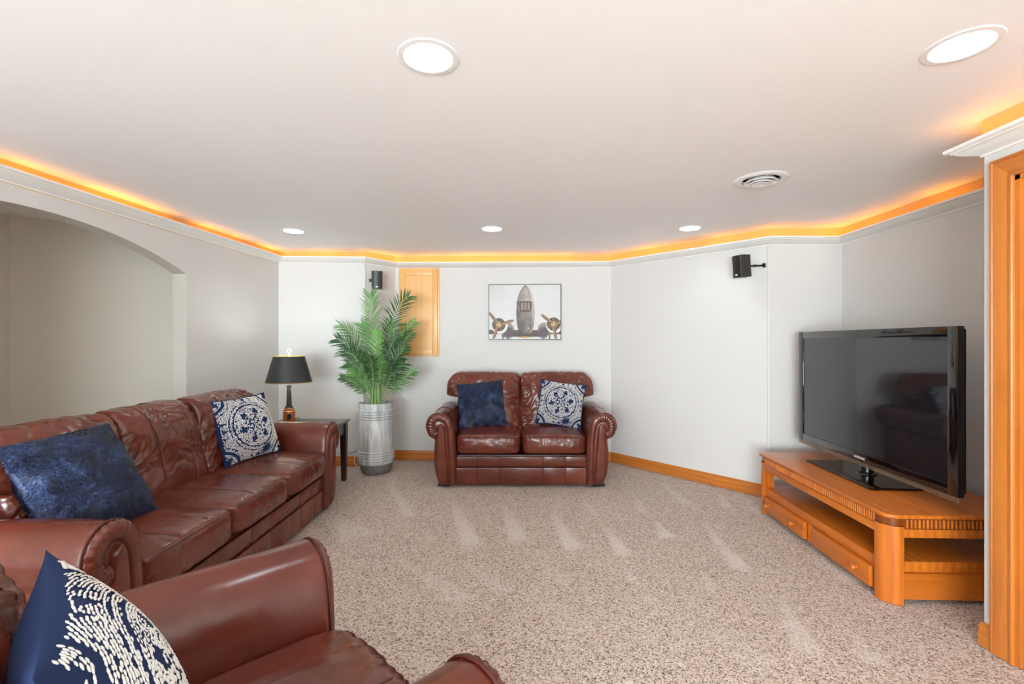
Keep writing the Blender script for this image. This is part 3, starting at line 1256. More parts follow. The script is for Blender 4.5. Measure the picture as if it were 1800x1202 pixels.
def stitches(s, T):
    """white chain stitches as small beads lying on the front of the pillow"""
    P2, A2 = [], []

    def rows(cx, cy, rmax, keep):
        for k in range(1, int(rmax / 0.027) + 1):
            r = k * 0.027
            n = max(5, int(2 * PI * r / 0.040))
            a = np.linspace(0, 2 * PI, n, endpoint=False) + k * 0.7
            a = a + rng.normal(0, 0.006 / max(r, 0.05), n)
            rr = r + rng.normal(0, 0.0035, n)
            u, v = cx + rr * np.cos(a), cy + rr * np.sin(a)
            ok = keep(u, v) & (np.abs(u) < 0.955) & (np.abs(v) < 0.955)
            P2.append(np.column_stack([u, v])[ok])
            A2.append((a + PI / 2)[ok])
    rows(0, 0, 1.35, lambda u, v: np.minimum.reduce([np.hypot(np.abs(u) - 1.14, np.abs(v) - 1.14)]) > 0.60)
    for sx in (-1, 1):
        for sy in (-1, 1):
            rows(1.14 * sx, 1.14 * sy, 0.60, lambda u, v: np.abs(u) < 2)
    p = np.vstack(P2)
    a = np.concatenate(A2)
    m = embroidery_mask(p[:, 0], p[:, 1])
    field = (np.hypot(p[:, 0], p[:, 1]) < 0.60) | (np.hypot(np.abs(p[:, 0]) - 1.14, np.abs(p[:, 1]) - 1.14) < 0.54)
    m &= ~(field & (pnoise(np.column_stack([p * 17, np.zeros(len(p))])) > 0.26))
    p, a = p[m], a[m]
    a = a + rng.normal(0, 0.35, len(a)) * (np.hypot(p[:, 0], p[:, 1]) < 0.6)
    x, z = pillow_xy(p[:, 0], p[:, 1], s)
    y = -pillow_t(p[:, 0], p[:, 1], T) - 0.0012
    # bead: 6 x 3 ellipsoid
    base = []
    for j, (rr, hh) in enumerate(((0.55, -0.9), (1.0, 0.0), (0.55, 0.9))):
        for k in range(6):
            t = 2 * PI * k / 6
            base.append((hh, rr * math.cos(t), rr * math.sin(t)))
    base = np.array(base + [(-1.15, 0, 0), (1.15, 0, 0)])
    bf = []
    for j in range(2):
        for k in range(6):
            k2 = (k + 1) % 6
            bf.append((j * 6 + k, (j + 1) * 6 + k, (j + 1) * 6 + k2, j * 6 + k2))
    for k in range(6):
        bf.append((18, k, (k + 1) % 6))
        bf.append((19, 12 + (k + 1) % 6, 12 + k))
    # surface normals by finite difference
    e = 1e-3
    V, Fc = [], []
    LN, WD, HT = 0.0205 * s, 0.0105 * s, 0.0075 * s
    ty = (-pillow_t(p[:, 0] + e, p[:, 1], T) + pillow_t(p[:, 0] - e, p[:, 1], T)) / (2 * e * s)
    tz = (-pillow_t(p[:, 0], p[:, 1] + e, T) + pillow_t(p[:, 0], p[:, 1] - e, T)) / (2 * e * s)
    for i in range(len(p)):
        ex = np.array([1, ty[i], 0])
        ez = np.array([0, tz[i], 1])
        d = ex * math.cos(a[i]) + ez * math.sin(a[i])
        d /= np.linalg.norm(d)
        nn = np.cross(ex, ez)
        nn /= np.linalg.norm(nn)
        if nn[1] > 0:
            nn = -nn
        b = np.cross(nn, d)
        o = len(V) * 20
        g = rng.uniform(0.85, 1.15)
        V.append(np.array([x[i], y[i], z[i]]) + base[:, :1] * d * LN * g + base[:, 1:2] * b * WD * g + base[:, 2:3] * nn * HT)
        Fc.extend([tuple(q + o for q in ff) for ff in bf])
    return np.vstack(V), Fc


PILL_S, PILL_T = 0.225, 0.095
_emb = stitches(PILL_S, PILL_T)
_emb_mesh = None


def place(o, loc, face, lean, roll, scale=1.0):
    """face: compass direction the front looks to (0 = -y, 90 = +x); lean back; roll in its plane (+ = right side up)"""
    m = Matrix.Translation(loc) @ Matrix.Rotation(math.radians(face), 4, 'Z') @ Matrix.Rotation(-math.radians(lean), 4, 'X') @ \
        Matrix.Rotation(-math.radians(roll), 4, 'Y') @ Matrix.Scale(scale, 4)
    o.matrix_world = m


def patterned(label, loc, face, lean, roll, scale=1.0):
    global _emb_mesh
    root = empty('throw_pillow')
    tag(root, label, 'pillow', 'blue and white embroidered pillows')
    v, f = pillow_mesh(PILL_S, PILL_T, 40, 2.0)
    mesh_obj('cover', v, f, M['navy'], root)
    if _emb_mesh is None:
        o = mesh_obj('embroidery', _emb[0], _emb[1], M['white_thread'], root)
        _emb_mesh = o.data
    else:
        o = bpy.data.objects.new('embroidery', _emb_mesh)
        COL.objects.link(o)
        o.parent = root
    o['kind'] = 'stuff'
    place(root, loc, face, lean, roll, scale)
    return root


def fur_strands(s, T, n, length):
    """short flattened tufts brushed over the pillow"""
    V, Fc = [], []
    u = rng.uniform(-0.985, 0.985, n)
    v = rng.uniform(-0.985, 0.985, n)
    side = np.where(rng.uniform(size=n) < 0.72, -1.0, 1.0)
    x, z = pillow_xy(u, v, s)
    y = side * pillow_t(u, v, T)
    e = 1e-3
    ty = side * (pillow_t(u + e, v, T) - pillow_t(u - e, v, T)) / (2 * e * s)
    tz = side * (pillow_t(u, v + e, T) - pillow_t(u, v - e, T)) / (2 * e * s)
    sw = pnoise(np.column_stack([x * 9, z * 9, side * 3])) * 4.5 - 1.4
    sw2 = pnoise(np.column_stack([x * 24 + 5, z * 24, side * 3])) * 1.6
    ang = sw + sw2 + rng.normal(0, 0.25, n)
    for i in range(n):
        ex = np.array([1, ty[i], 0.0])
        ez = np.array([0, tz[i], 1.0])
        nn = np.cross(ex, ez)
        nn /= np.linalg.norm(nn)
        if nn[1] * side[i] < 0:
            nn = -nn
        d = ex * math.cos(ang[i]) + ez * math.sin(ang[i])
        d /= np.linalg.norm(d)
        b = np.cross(nn, d)
        L = length * rng.uniform(0.7, 1.3)
        w = 0.0024 * rng.uniform(0.7, 1.4)
        p0 = np.array([x[i], y[i], z[i]]) - nn * 0.001
        p1 = p0 + d * L * 0.55 + nn * L * 0.42
        p2 = p0 + d * L * 1.05 + nn * L * 0.52
        o = len(V)
        V += [p0 - b * w, p0 + b * w, p1 + b * w * 0.8, p1 - b * w * 0.8, p2]
        Fc += [(o, o + 1, o + 2, o + 3), (o + 3, o + 2, o + 4)]
    return np.array(V), Fc


def furry(label, loc, face, lean, roll, scale, n):
    root = empty('fur_pillow')
    tag(root, label, 'pillow', 'navy faux fur pillows')
    v, f = pillow_mesh(PILL_S, PILL_T, 40, 8.0)
    mesh_obj('cover', v, f, M['fur'], root)
    vv, ff = fur_strands(PILL_S, PILL_T, n, 0.017)
    o = mesh_obj('fur', vv, ff, M['fur'], root)
    o['kind'] = 'stuff'
    place(root, loc, face, lean, roll, scale)
    return root


furry('navy faux fur pillow on the left seat of the loveseat', (-0.29, 4.42, 0.665), 4, 20, 6, 0.98, 26000)
patterned('blue and white embroidered pillow on the right seat of the loveseat', (0.46, 4.42, 0.665), -4, 20, -8, 0.98)
patterned('blue and white embroidered pillow at the far end of the long sofa', (-1.80, 3.17, 0.668), 70, 20, 2, 1.0)
furry('large navy faux fur pillow at the near end of the long sofa', (-1.80, 1.97, 0.66), 87, 30, 2, 1.06, 42000)
patterned('blue and white embroidered pillow on the near armchair', (-0.63, 0.735, 0.665), 133.5, 20, 0, 1.0)


# ------------------------------------------------------------------ side table and lamp
def side_table():
    x0, x1, y0, y1, h = -2.09, -1.475, 3.745, 4.285, 0.55
    cx, cy = (x0 + x1) / 2, (y0 + y1) / 2
    t = thing('side_table', 'dark espresso wooden side table under the lamp', 'table', (cx, cy, 0))
    hw, hd = (x1 - x0) / 2, (y1 - y0) / 2
    v = MB()
    v.box2((-hw, -hd, h - 0.012), (hw, hd, h), 0.003)
    v.box2((-hw + 0.012, -hd + 0.012, h - 0.026), (hw - 0.012, hd - 0.012, h - 0.012), 0.004)
    v.build('tabletop', M['espresso_x'], t)
    for (a, b) in (((-hw + 0.03, -hd + 0.03), (hw - 0.03, -hd + 0.048)), ((-hw + 0.03, hd - 0.048), (hw - 0.03, hd - 0.03)),
                   ((-hw + 0.03, -hd + 0.048), (-hw + 0.048, hd - 0.048)), ((hw - 0.048, -hd + 0.048), (hw - 0.03, hd - 0.048))):
        MB().box2((a[0], a[1], h - 0.125), (b[0], b[1], h - 0.026)).build('apron', M['espresso_x'], t)
    for sx in (-1, 1):
        for sy in (-1, 1):
            x, y = sx * (hw - 0.045), sy * (hd - 0.045)
            w0, w1 = 0.019, 0.027
            mb = MB()
            vs = [(x + a * w, y + b * w, z) for z, w in ((0, w0), (h - 0.13, w1), (h - 0.026, w1)) for a, b in ((-1, -1), (1, -1), (1, 1), (-1, 1))]
            fs = [(3, 2, 1, 0), (8, 9, 10, 11)]
            for j in range(2):
                for k in range(4):
                    fs.append((j * 4 + k, j * 4 + (k + 1) % 4, j * 4 + 4 + (k + 1) % 4, j * 4 + 4 + k))
            mb.add(vs, fs)
            mb.build('leg', M['espresso_z'], t)


side_table()


def table_lamp():
    t = thing('table_lamp', 'table lamp with black tapered shade and turned wooden base on the side table', 'lamp', (-1.95, 4.10, 0.551))
    b = MB().lathe([(0.046, 0), (0.049, 0.003), (0.050, 0.010), (0.050, 0.095), (0.047, 0.101), (0.040, 0.104), (0.041, 0.110), (0.041, 0.116), (0.036, 0.120), (0, 0.120)], 40)
    b.build('base', M['caramel'], t)
    e = MB().lathe([(0.0512, -0.001), (0.0512, 0.004), (0.049, 0.006)], 40, (0, 0, 0.094), False)
    e.build('collar', M['gold'], t)
    # dark oval motif on the base
    ov = []
    for k in range(20):
        a = 2 * PI * k / 20
        th = math.radians(-62) + 0.30 * math.cos(a)
        ov.append((0.0508 * math.cos(th), 0.0508 * math.sin(th), 0.052 + 0.028 * math.sin(a)))
    mesh_obj('motif', ov + [(0.0512 * math.cos(math.radians(-62)), 0.0512 * math.sin(math.radians(-62)), 0.052)],
             [(k, (k + 1) % 20, 20) for k in range(20)], M['black'], t)
    n = MB().lathe([(0.034, 0.118), (0.034, 0.126), (0.030, 0.130), (0.031, 0.140), (0.022, 0.144), (0.0225, 0.150), (0.016, 0.30), (0.016, 0.306), (0.022, 0.312), (0.022, 0.318), (0.008, 0.322), (0, 0.322)], 28)
    n.build('neck', M['lamp_neck'], t)
    MB().lathe([(0.006, 0.32), (0.006, 0.36), (0.016, 0.365), (0.016, 0.41), (0, 0.41)], 16).build('socket', M['gold'], t)
    hp = MB()
    for sx in (-1, 1):
        hp.tube(smooth_path([(0.006 * sx, 0, 0.365), (0.045 * sx, 0, 0.42), (0.048 * sx, 0, 0.50), (0.004 * sx, 0, 0.575)], 18), 0.0018, 6)
    for k in range(3):
        a = 2 * PI * k / 3
        hp.tube([(0, 0, 0.575), (0.125 * math.cos(a), 0.125 * math.sin(a), 0.570)], 0.0016, 6)
    hp.build('harp', M['gold'], t)
    sh = MB()
    sh.lathe([(0.188, 0.347), (0.126, 0.575)], 56, (0, 0, 0), False)
    so = sh.build('shade', M['shade'], t)
    si = MB().lathe([(0.1865, 0.347), (0.1245, 0.575)], 56, (0, 0, 0), False)
    si.build('shade_lining', M['shade_in'], so)
    for r, z in ((0.1885, 0.349), (0.1265, 0.574)):
        ring = MB()
        ring.tube([(r * math.cos(a), r * math.sin(a), z) for a in np.linspace(0, 2 * PI, 57)], 0.0034, 6)
        ring.build('gold_band', M['gold'], so)
    f = MB().lathe([(0.004, 0.575), (0.004, 0.588), (0.009, 0.592), (0.005, 0.598), (0.004, 0.604)], 14)
    f.tube([(0.017 * math.cos(a), 0, 0.622 + 0.017 * math.sin(a)) for a in np.linspace(0, 2 * PI, 25)], 0.0032, 6)
    for sx in (-1, 1):
        f.tube([(0.003 * sx, 0, 0.602), (0.016 * sx, 0, 0.612)], 0.0022, 6)
    f.build('finial', M['white_plastic'], t)
    bulb = MB()
    bulb.lathe([(0.0, 0.41), (0.012, 0.415), (0.016, 0.43), (0.028, 0.452), (0.029, 0.468), (0.020, 0.486), (0, 0.493)], 20)
    bulb.build('bulb', emit('lamp_bulb', (1.0, 0.93, 0.84), LAMP_W * 2.2), t)
    ld = bpy.data.lights.new('lamp_glow', 'POINT')
    ld.energy = LAMP_W
    ld.color = (0.86, 0.95, 1.0)
    ld.shadow_soft_size = 0.04
    lo = bpy.data.objects.new('lamp_glow', ld)
    lo.location = (0, 0, 0.505)
    lo.parent = t
    COL.objects.link(lo)


table_lamp()


# ------------------------------------------------------------------ palm in a tall pot
def palm():
    cx, cy = -1.312, 4.53
    pot = thing('plant_pot', 'tall whitewashed zinc pot with ribbed bands on the carpet', 'pot', (cx, cy, 0.0))
    R = 0.166
    prof = [(0.0, 0.0), (0.118, 0.0), (0.132, 0.006), (0.146, 0.035), (0.156, 0.075), (0.160, 0.095)]
    MB().lathe(prof, 48).build('pot_foot', M['pot_base'], pot)
    prof = [(0.160, 0.095), (0.162, 0.12)]
    for z0 in (0.125, 0.515):
        for k in range(4):
            z = z0 + k * 0.024
            prof += [(R - 0.005, z), (R + 0.003, z + 0.005), (R + 0.005, z + 0.011), (R + 0.003, z + 0.017), (R - 0.005, z + 0.022)]
        if z0 < 0.2:
            prof += [(R - 0.002, 0.235), (R - 0.001, 0.36), (R - 0.002, 0.50)]
    prof += [(R - 0.002, 0.63), (R, 0.662), (R, 0.668), (R - 0.010, 0.668), (R - 0.012, 0.60), (R - 0.012, 0.55)]
    MB().lathe(prof, 56, (0, 0, 0), False).build('pot_body', M['pot'], pot)
    soil = MB()
    soil.lathe([(R - 0.0125, 0.632), (0.10, 0.640), (0.05, 0.644), (0, 0.645)], 40)
    so = soil.build('moss', M['soil'], pot)
    so['kind'] = 'stuff'

    t = thing('potted_palm', 'tall green palm with feathery fronds growing in the zinc pot', 'plant', (cx, cy, 0.645))
    px = 4.53 / F

    def frond(tip_px, depth, mat, dens=24, ll=0.15, base_dx=0.0, bend=0.55, flat=0.0):
        tipx = (tip_px[0] - 900) * (4.53 + depth) / F - cx
        tipz = EYE - (tip_px[1] - 602) * (4.53 + depth) / F - 0.645
        b = np.array([base_dx, rng.uniform(-0.03, 0.03), -0.01])
        tip = np.array([tipx, depth, tipz])
        mid = np.array([b[0] + (tip[0] - b[0]) * (0.45 - 0.25 * bend), depth * 0.45, tip[2] * (0.55 + 0.35 * bend)])
        tip = b + (tip - b) * 0.93
        n = 34
        ts = np.linspace(0, 1, n)
        path = np.array([(1 - q) ** 2 * b + 2 * q * (1 - q) * mid + q * q * tip for q in ts])
        mb = MB()
        mb.tube([tuple(p) for p in path], [0.0065 * (1 - q) + 0.0012 for q in ts], 6)
        rach = mb
        lf = MB()
        view = np.array([0.0, -1.0, 0.0]) + rng.normal(0, 0.22, 3) * np.array([1, 0, 1]) + np.array([0, 0, flat])
        dens = int(dens * 0.82)
        for k in range(dens):
            q = 0.30 + 0.70 * (k + 0.5) / dens
            i = min(int(q * (n - 1)), n - 2)
            p = path[i] + (path[i + 1] - path[i]) * (q * (n - 1) - i)
            tg = path[min(i + 1, n - 1)] - path[max(i - 1, 0)]
            tg = tg / np.linalg.norm(tg)
            sd = np.cross(tg, view)
            sd /= np.linalg.norm(sd)
            up = np.cross(sd, tg)
            s = (q - 0.30) / 0.70
            L = ll * (0.45 + 0.85 * math.sin(PI * min(1, 0.18 + s * 0.62))) * (1.0 if s < 0.85 else 1 - (s - 0.85) * 2.0)
            for sg in (-1, 1):
                aa = math.radians(62 - 34 * s + rng.normal(0, 4))
                d = tg * math.cos(aa) + sd * sg * math.sin(aa) + up * (-0.12 if False else rng.normal(0.10, 0.07))
                d /= np.linalg.norm(d)
                LL = L * rng.uniform(0.9, 1.1)
                w = 0.0054
                cr = np.cross(d, up)
                cr /= np.linalg.norm(cr)
                pts = []
                for m, (f, ww, dr) in enumerate(((0.0, 0.35, 0), (0.25, 1.0, 0.0), (0.62, 0.85, -0.035), (1.0, 0.05, -0.12))):
                    c = p + d * LL * f + np.array([0, 0, dr * LL])
                    pts.append((c - cr * w * ww, c + up * 0.0022 * (ww), c + cr * w * ww))
                v = [x for tr in pts for x in tr]
                fs = []
                for m in range(3):
                    for h in range(2):
                        fs.append((m * 3 + h, m * 3 + h + 1, m * 3 + h + 4, m * 3 + h + 3))
                lf.add(v, fs)
        r = rach.build('frond', M['stem'], t)
        lf.build('leaflets', M[mat], r)

    frond((651, 505), -0.04, 'leaf', 34, 0.125, -0.02, 0.9)
    frond((722, 508), 0.02, 'leaf_dark', 30, 0.135, 0.02, 0.75)
    frond((733, 556), 0.10, 'leaf', 26, 0.10, 0.03, 0.5)
    frond((727, 576), 0.02, 'leaf_dark', 26, 0.10, 0.03, 0.4)
    frond((716, 604), -0.10, 'leaf_dark', 26, 0.13, 0.04, 0.4)
    frond((714, 634), -0.16, 'leaf_dark', 24, 0.12, 0.03, 0.5)
    frond((734, 648), -0.04, 'leaf', 24, 0.10, 0.05, 0.25)
    frond((594, 562), 0.02, 'leaf', 28, 0.12, -0.02, 0.75)
    frond((588, 588), -0.06, 'leaf_dark', 28, 0.12, -0.03, 0.75)
    frond((602, 610), -0.12, 'leaf_dark', 26, 0.13, -0.03, 0.8)
    frond((610, 634), -0.08, 'leaf_dark', 24, 0.12, -0.02, 0.9)
    frond((596, 660), -0.02, 'leaf_dark', 22, 0.075, -0.04, 0.6)
    frond((614, 652), -0.18, 'leaf', 24, 0.10, -0.03, 0.6)
    frond((666, 574), -0.16, 'leaf_young', 30, 0.085, 0.0, 0.7)
    frond((690, 560), 0.06, 'leaf', 28, 0.12, 0.02, 0.8)
    frond((636, 560), 0.08, 'leaf', 28, 0.12, -0.02, 0.85)
    frond((676, 628), -0.22, 'leaf', 22, 0.11, 0.02, 0.8)
    frond((650, 620), -0.20, 'leaf_dark', 24, 0.11, -0.01, 0.8)
    frond((700, 585), -0.02, 'leaf_dark', 26, 0.12, 0.03, 0.7)
    for k, (dx, h) in enumerate(((-0.03, 0.30), (0.0, 0.34), (0.035, 0.28))):
        tr = MB().tube(smooth_path([(dx, -0.02, -0.01), (dx * 0.9, -0.02, h * 0.5), (dx * 0.5, -0.01, h)], 10), [0.014] * 5 + [0.011] * 3 + [0.008] * 3, 8) if False else \
            MB().tube([(dx, -0.03, -0.01), (dx * 0.95, -0.03, h * 0.4), (dx * 0.7, -0.02, h * 0.75), (dx * 0.5, -0.01, h)], [0.014, 0.013, 0.010, 0.006], 8)
        tr.build('stalk', M['stem'], t)


palm()


# ------------------------------------------------------------------ speakers
def speaker(loc, rotz, label, bx, tilt=0.0, arm_to=(0, 0.1, 0)):
    t = thing('wall_speaker', label, 'speaker', loc, (tilt, 0, rotz), 'small wall speakers')
    w, d, h = bx
    # cabinet with rounded front, narrower at the rear
    poly = [(-w * 0.36, d / 2), (-w / 2, -d * 0.2), (-w / 2 + 0.004, -d * 0.36)]
    k = 8
    poly += [((-w / 2 + 0.008) + (w - 0.016) * i / k, -d / 2 + 0.006 * (abs(2 * i / k - 1)) ** 2) for i in range(k + 1)]
    poly += [(w / 2 - 0.004, -d * 0.36), (w / 2, -d * 0.2), (w * 0.36, d / 2)]
    poly = poly[::-1] if False else poly
    MB().prism(poly, -h / 2, h / 2).build('cabinet', M['speaker'], t, True, 30)
    g = MB()
    g.prism([(-w / 2 + 0.010, -d / 2 + 0.006)] + [((-w / 2 + 0.012) + (w - 0.024) * i / k, -d / 2 - 0.003 + 0.006 * (abs(2 * i / k - 1)) ** 2) for i in range(k + 1)] + [(w / 2 - 0.010, -d / 2 + 0.006)], -h / 2 + 0.006, h / 2 - 0.006)
    g.build('grille', M['black'], t, True, 30)
    MB().box((0.0, -d / 2 - 0.0035, -h / 2 + 0.020), (0.020, 0.002, 0.010)).build('badge', M['white_plastic'], t)
    a = Vector(arm_to)
    br = MB().tube([(0, d / 2 - 0.01, 0), (a.x * 0.5, d / 2 + (a.y - d / 2) * 0.45, a.z * 0.5), tuple(a)], 0.007, 8)
    br.lathe([(0.011, -0.010), (0.011, 0.010)], 14, (a.x * 0.5, d / 2 + (a.y - d / 2) * 0.45, a.z * 0.5))
    br.box(tuple(a), (0.030, 0.010, 0.034), 0.002)
    bo = br.build('bracket', M['black'], t)
    return t, bo


# left speaker: faces the room from the slanted wall
spL, brL = speaker((-1.352, 4.70, 1.25 + 0.62), math.radians(12), 'black wall speaker above the palm', (0.105, 0.10, 0.178), 0.06, (-0.072, 0.075, 0.0))
spR, brR = speaker((1.85, 3.775, 1.25 + 0.609), math.radians(-73), 'black wall speaker high on the angled wall left of the television', (0.105, 0.11, 0.175), 0.08, (0.043, 0.18, -0.005))


# ------------------------------------------------------------------ wall things on the back wall
BW = lambda x: 4.914 + (4.996 - 4.914) * (1.038 - x) / (1.038 + 1.245)
BROT = math.atan2(-0.082, 2.283)


def wall_cabinet():
    x0, x1, z0, z1 = -1.203, -0.768, 1.098, 2.032
    cx, cz = (x0 + x1) / 2, (z0 + z1) / 2
    w, h = x1 - x0, z1 - z0
    t = thing('access_cabinet', 'pale maple cabinet door set in the back wall behind the palm', 'cabinet', (cx, BW(cx), cz), (0, 0, BROT))
    fr = MB()
    b = 0.036
    fr.box2((-w / 2, -0.012, -h / 2), (-w / 2 + b, 0, h / 2), 0.002)
    fr.box2((w / 2 - b, -0.012, -h / 2), (w / 2, 0, h / 2), 0.002)
    fr.box2((-w / 2 + b, -0.012, h / 2 - b), (w / 2 - b, 0, h / 2), 0.002)
    fr.box2((-w / 2 + b, -0.012, -h / 2), (w / 2 - b, 0, -h / 2 + b), 0.002)
    fr.build('face_frame', M['maple_z'], t)
    a, c = 0.022, 0.052
    d = MB()
    X, Z = w / 2 - a, h / 2 - a
    for (lo, hi) in (((-X, -Z), (-X + c, Z)), ((X - c, -Z), (X, Z)), ((-X + c, Z - c), (X - c, Z)), ((-X + c, -Z), (X - c, -Z + c))):
        d.box2((lo[0], -0.032, lo[1]), (hi[0], -0.013, hi[1]), 0.003)
    do = d.build('door_frame', M['maple_z'], t)
    MB().box2((-X + c - 0.004, -0.023, -Z + c - 0.004), (X - c + 0.004, -0.014, Z - c + 0.004)).build('door_panel', M['maple_z'], t)


wall_cabinet()


def picture():
    x0, x1, z0, z1 = -0.246, 0.516, 1.274, 1.857
    cx, cz = (x0 + x1) / 2, (z0 + z1) / 2
    w, h = x1 - x0, z1 - z0
    t = thing('picture', 'framed print of a silver propeller aeroplane seen from the front, above the loveseat', 'picture', (cx, BW(cx), cz), (0, 0, BROT))
    f = MB()
    b, dp = 0.007, 0.030
    f.box2((-w / 2, -dp, -h / 2), (-w / 2 + b, 0, h / 2))
    f.box2((w / 2 - b, -dp, -h / 2), (w / 2, 0, h / 2))
    f.box2((-w / 2 + b, -dp, h / 2 - b), (w / 2 - b, 0, h / 2))
    f.box2((-w / 2 + b, -dp, -h / 2), (w / 2 - b, 0, -h / 2 + b))
    f.build('frame', M['lamp_neck'], t)
    NX, NZ = 300, 222
    xs = np.linspace(0, 1, NX)
    zs = np.linspace(0, 1, NZ)
    U, V = np.meshgrid(xs, zs, indexing='ij')
    u, v = U.ravel(), V.ravel()                # u to the right, v downwards
    asp = w / h
    C = np.empty((len(u), 3))
    C[:] = (214, 215, 215)
    C -= (np.clip(0.35 - u, 0, 1) * 40 * np.clip(0.5 - v, 0, 1) * 2)[:, None]
    nz = pnoise(np.column_stack([u * 9, v * 9, u * 0]))

    def paint(m, c, k=1.0):
        m = np.clip(m, 0, 1)[:, None] * k
        C[:] = C * (1 - m) + np.array(c) * m

    def soft(d, e=0.004):
        return np.clip(-d / e + 0.5, 0, 1)
    # wings and under-belly
    paint(soft(np.abs(v - 0.87) - 0.035 - 0.012 * np.abs(u - 0.5)), (92, 80, 76))
    paint(soft(np.abs(v - 0.93) - 0.028) * (np.abs(u - 0.5) < 0.30), (84, 74, 72))
    paint(soft(np.abs(v - 0.965) - 0.016 + 0.12 * np.abs(u - 0.5)) * (np.abs(u - 0.5) < 0.14), (196, 150, 92))
    for x in (0.19, 0.26, 0.77, 0.85):
        paint(soft(np.abs(u - x - 0.1 * (v - 0.95) * (1 if x < 0.5 else -1)) - 0.008) * (v > 0.90), (70, 60, 56))
    # nacelles behind the engines
    for ex, sg in ((0.20, 1), (0.83, -1)):
        d = np.hypot((u - ex - 0.05 * sg) * asp, (v - 0.82) * 1.05) - 0.13
        paint(soft(d, 0.02), (150, 138, 134))
        paint(soft(np.hypot((u - ex - 0.07 * sg) * asp, (v - 0.88)) - 0.10, 0.05), (96, 84, 88))
    # fuselage
    hw = np.interp(v, [0.0, 0.02, 0.06, 0.14, 0.22, 0.32, 0.5, 0.65, 0.78, 0.86, 0.90], [0.0, 0.022, 0.05, 0.085, 0.105, 0.122, 0.130, 0.126, 0.112, 0.095, 0.06])
    d = np.abs(u - 0.51) - hw
    m = soft(d, 0.006) * (v > 0.012) * (v < 0.90)
    sh = (u - 0.51) / (hw + 1e-4)
    base = np.column_stack([150 - 34 * np.abs(sh - 0.2) + 42 * (sh > 0.72) + 20 * (v < 0.3) - 46 * np.clip((v - 0.45) * 1.6, 0, 1)] * 3) + np.array([4, -6, -12])
    mm = np.clip(m, 0, 1)[:, None]
    C[:] = C * (1 - mm) + (base + nz[:, None] * 30) * mm
    paint(soft(np.abs(v - 0.285) - 0.002) * (np.abs(sh) < 1), (206, 196, 188), 0.8)
    # cockpit glazing
    cw = np.interp(v, [0.29, 0.32, 0.40, 0.50], [0.06, 0.085, 0.088, 0.07])
    paint(soft(np.abs(u - 0.51) - cw) * (v > 0.30) * (v < 0.50), (92, 74, 70))
    for x in (-0.045, 0.0, 0.045):
        paint(soft(np.abs(u - 0.51 - x) - 0.016, 0.006) * (v > 0.33) * (v < 0.47), (150, 136, 132))
    paint(soft(np.hypot((u - 0.51) * asp, v - 0.02) - 0.012), (90, 80, 76))
    paint(soft(np.hypot((u - 0.55) * asp, v - 0.80) - 0.014), (210, 196, 180))
    # engines: pale cowl ring, dark cylinders, hub, blades
    for ex, ey, angs in ((0.135, 0.735, (-128, -16, 112)), (0.905, 0.725, (-142, -22, 82))):
        dd = np.hypot((u - ex) * asp, v - ey)
        paint(soft(np.hypot((u - ex - 0.012) * asp, v - ey - 0.02) - 0.150, 0.01), (226, 222, 218))
        paint(soft(dd - 0.122), (58, 48, 42))
        th = np.arctan2(v - ey, (u - ex) * asp)
        paint(soft(dd - 0.114) * (np.cos(th * 14) > 0.25), (150, 124, 96))
        paint(soft(dd - 0.055), (186, 150, 108))
        for a in angs:
            a = math.radians(a)
            al = (u - ex) * asp * math.cos(a) + (v - ey) * math.sin(a)
            pr = -(u - ex) * asp * math.sin(a) + (v - ey) * math.cos(a)
            L = 0.30
            wd = np.interp(al / L, [0, 0.15, 0.55, 0.85, 1.0], [0.012, 0.016, 0.032, 0.026, 0.0])
            paint(soft(np.abs(pr) - wd) * (al > 0) * (al < L), (158, 124, 100))
            paint(soft(np.abs(pr + wd * 0.5) - wd * 0.25) * (al > 0) * (al < L), (96, 72, 58), 0.8)
        paint(soft(dd - 0.024), (206, 176, 132))
    C = np.clip(C + nz[:, None] * 5, 0, 255) / 255.0
    Cl = np.where(C <= 0.04045, C / 12.92, ((C + 0.055) / 1.055) ** 2.4)
    verts = np.column_stack([-w / 2 + b + u * (w - 2 * b), np.full_like(u, -dp + 0.004), h / 2 - b - v * (h - 2 * b)])
    I = np.arange(NX * NZ).reshape(NX, NZ)
    q = np.stack([I[:-1, 1:], I[1:, 1:], I[1:, :-1], I[:-1, :-1]], -1).reshape(-1, 4)
    o = mesh_obj('print', verts, [tuple(int(k) for k in r) for r in q], M['print'], t, False)
    at = o.data.color_attributes.new('print_colour', 'FLOAT_COLOR', 'POINT')
    at.data.foreach_set('color', np.column_stack([Cl, np.ones(len(Cl))]).ravel().astype(np.float32))


picture()

# flush white panel on the left section of the back wall
pn = MB().box((-1.62, 4.737 - 0.004, 0.905), (0.25, 0.010, 0.29), 0.002)
tag(pn.build('wall_hatch', M['wall']), 'flush white access panel on the wall behind the palm', 'access panel')
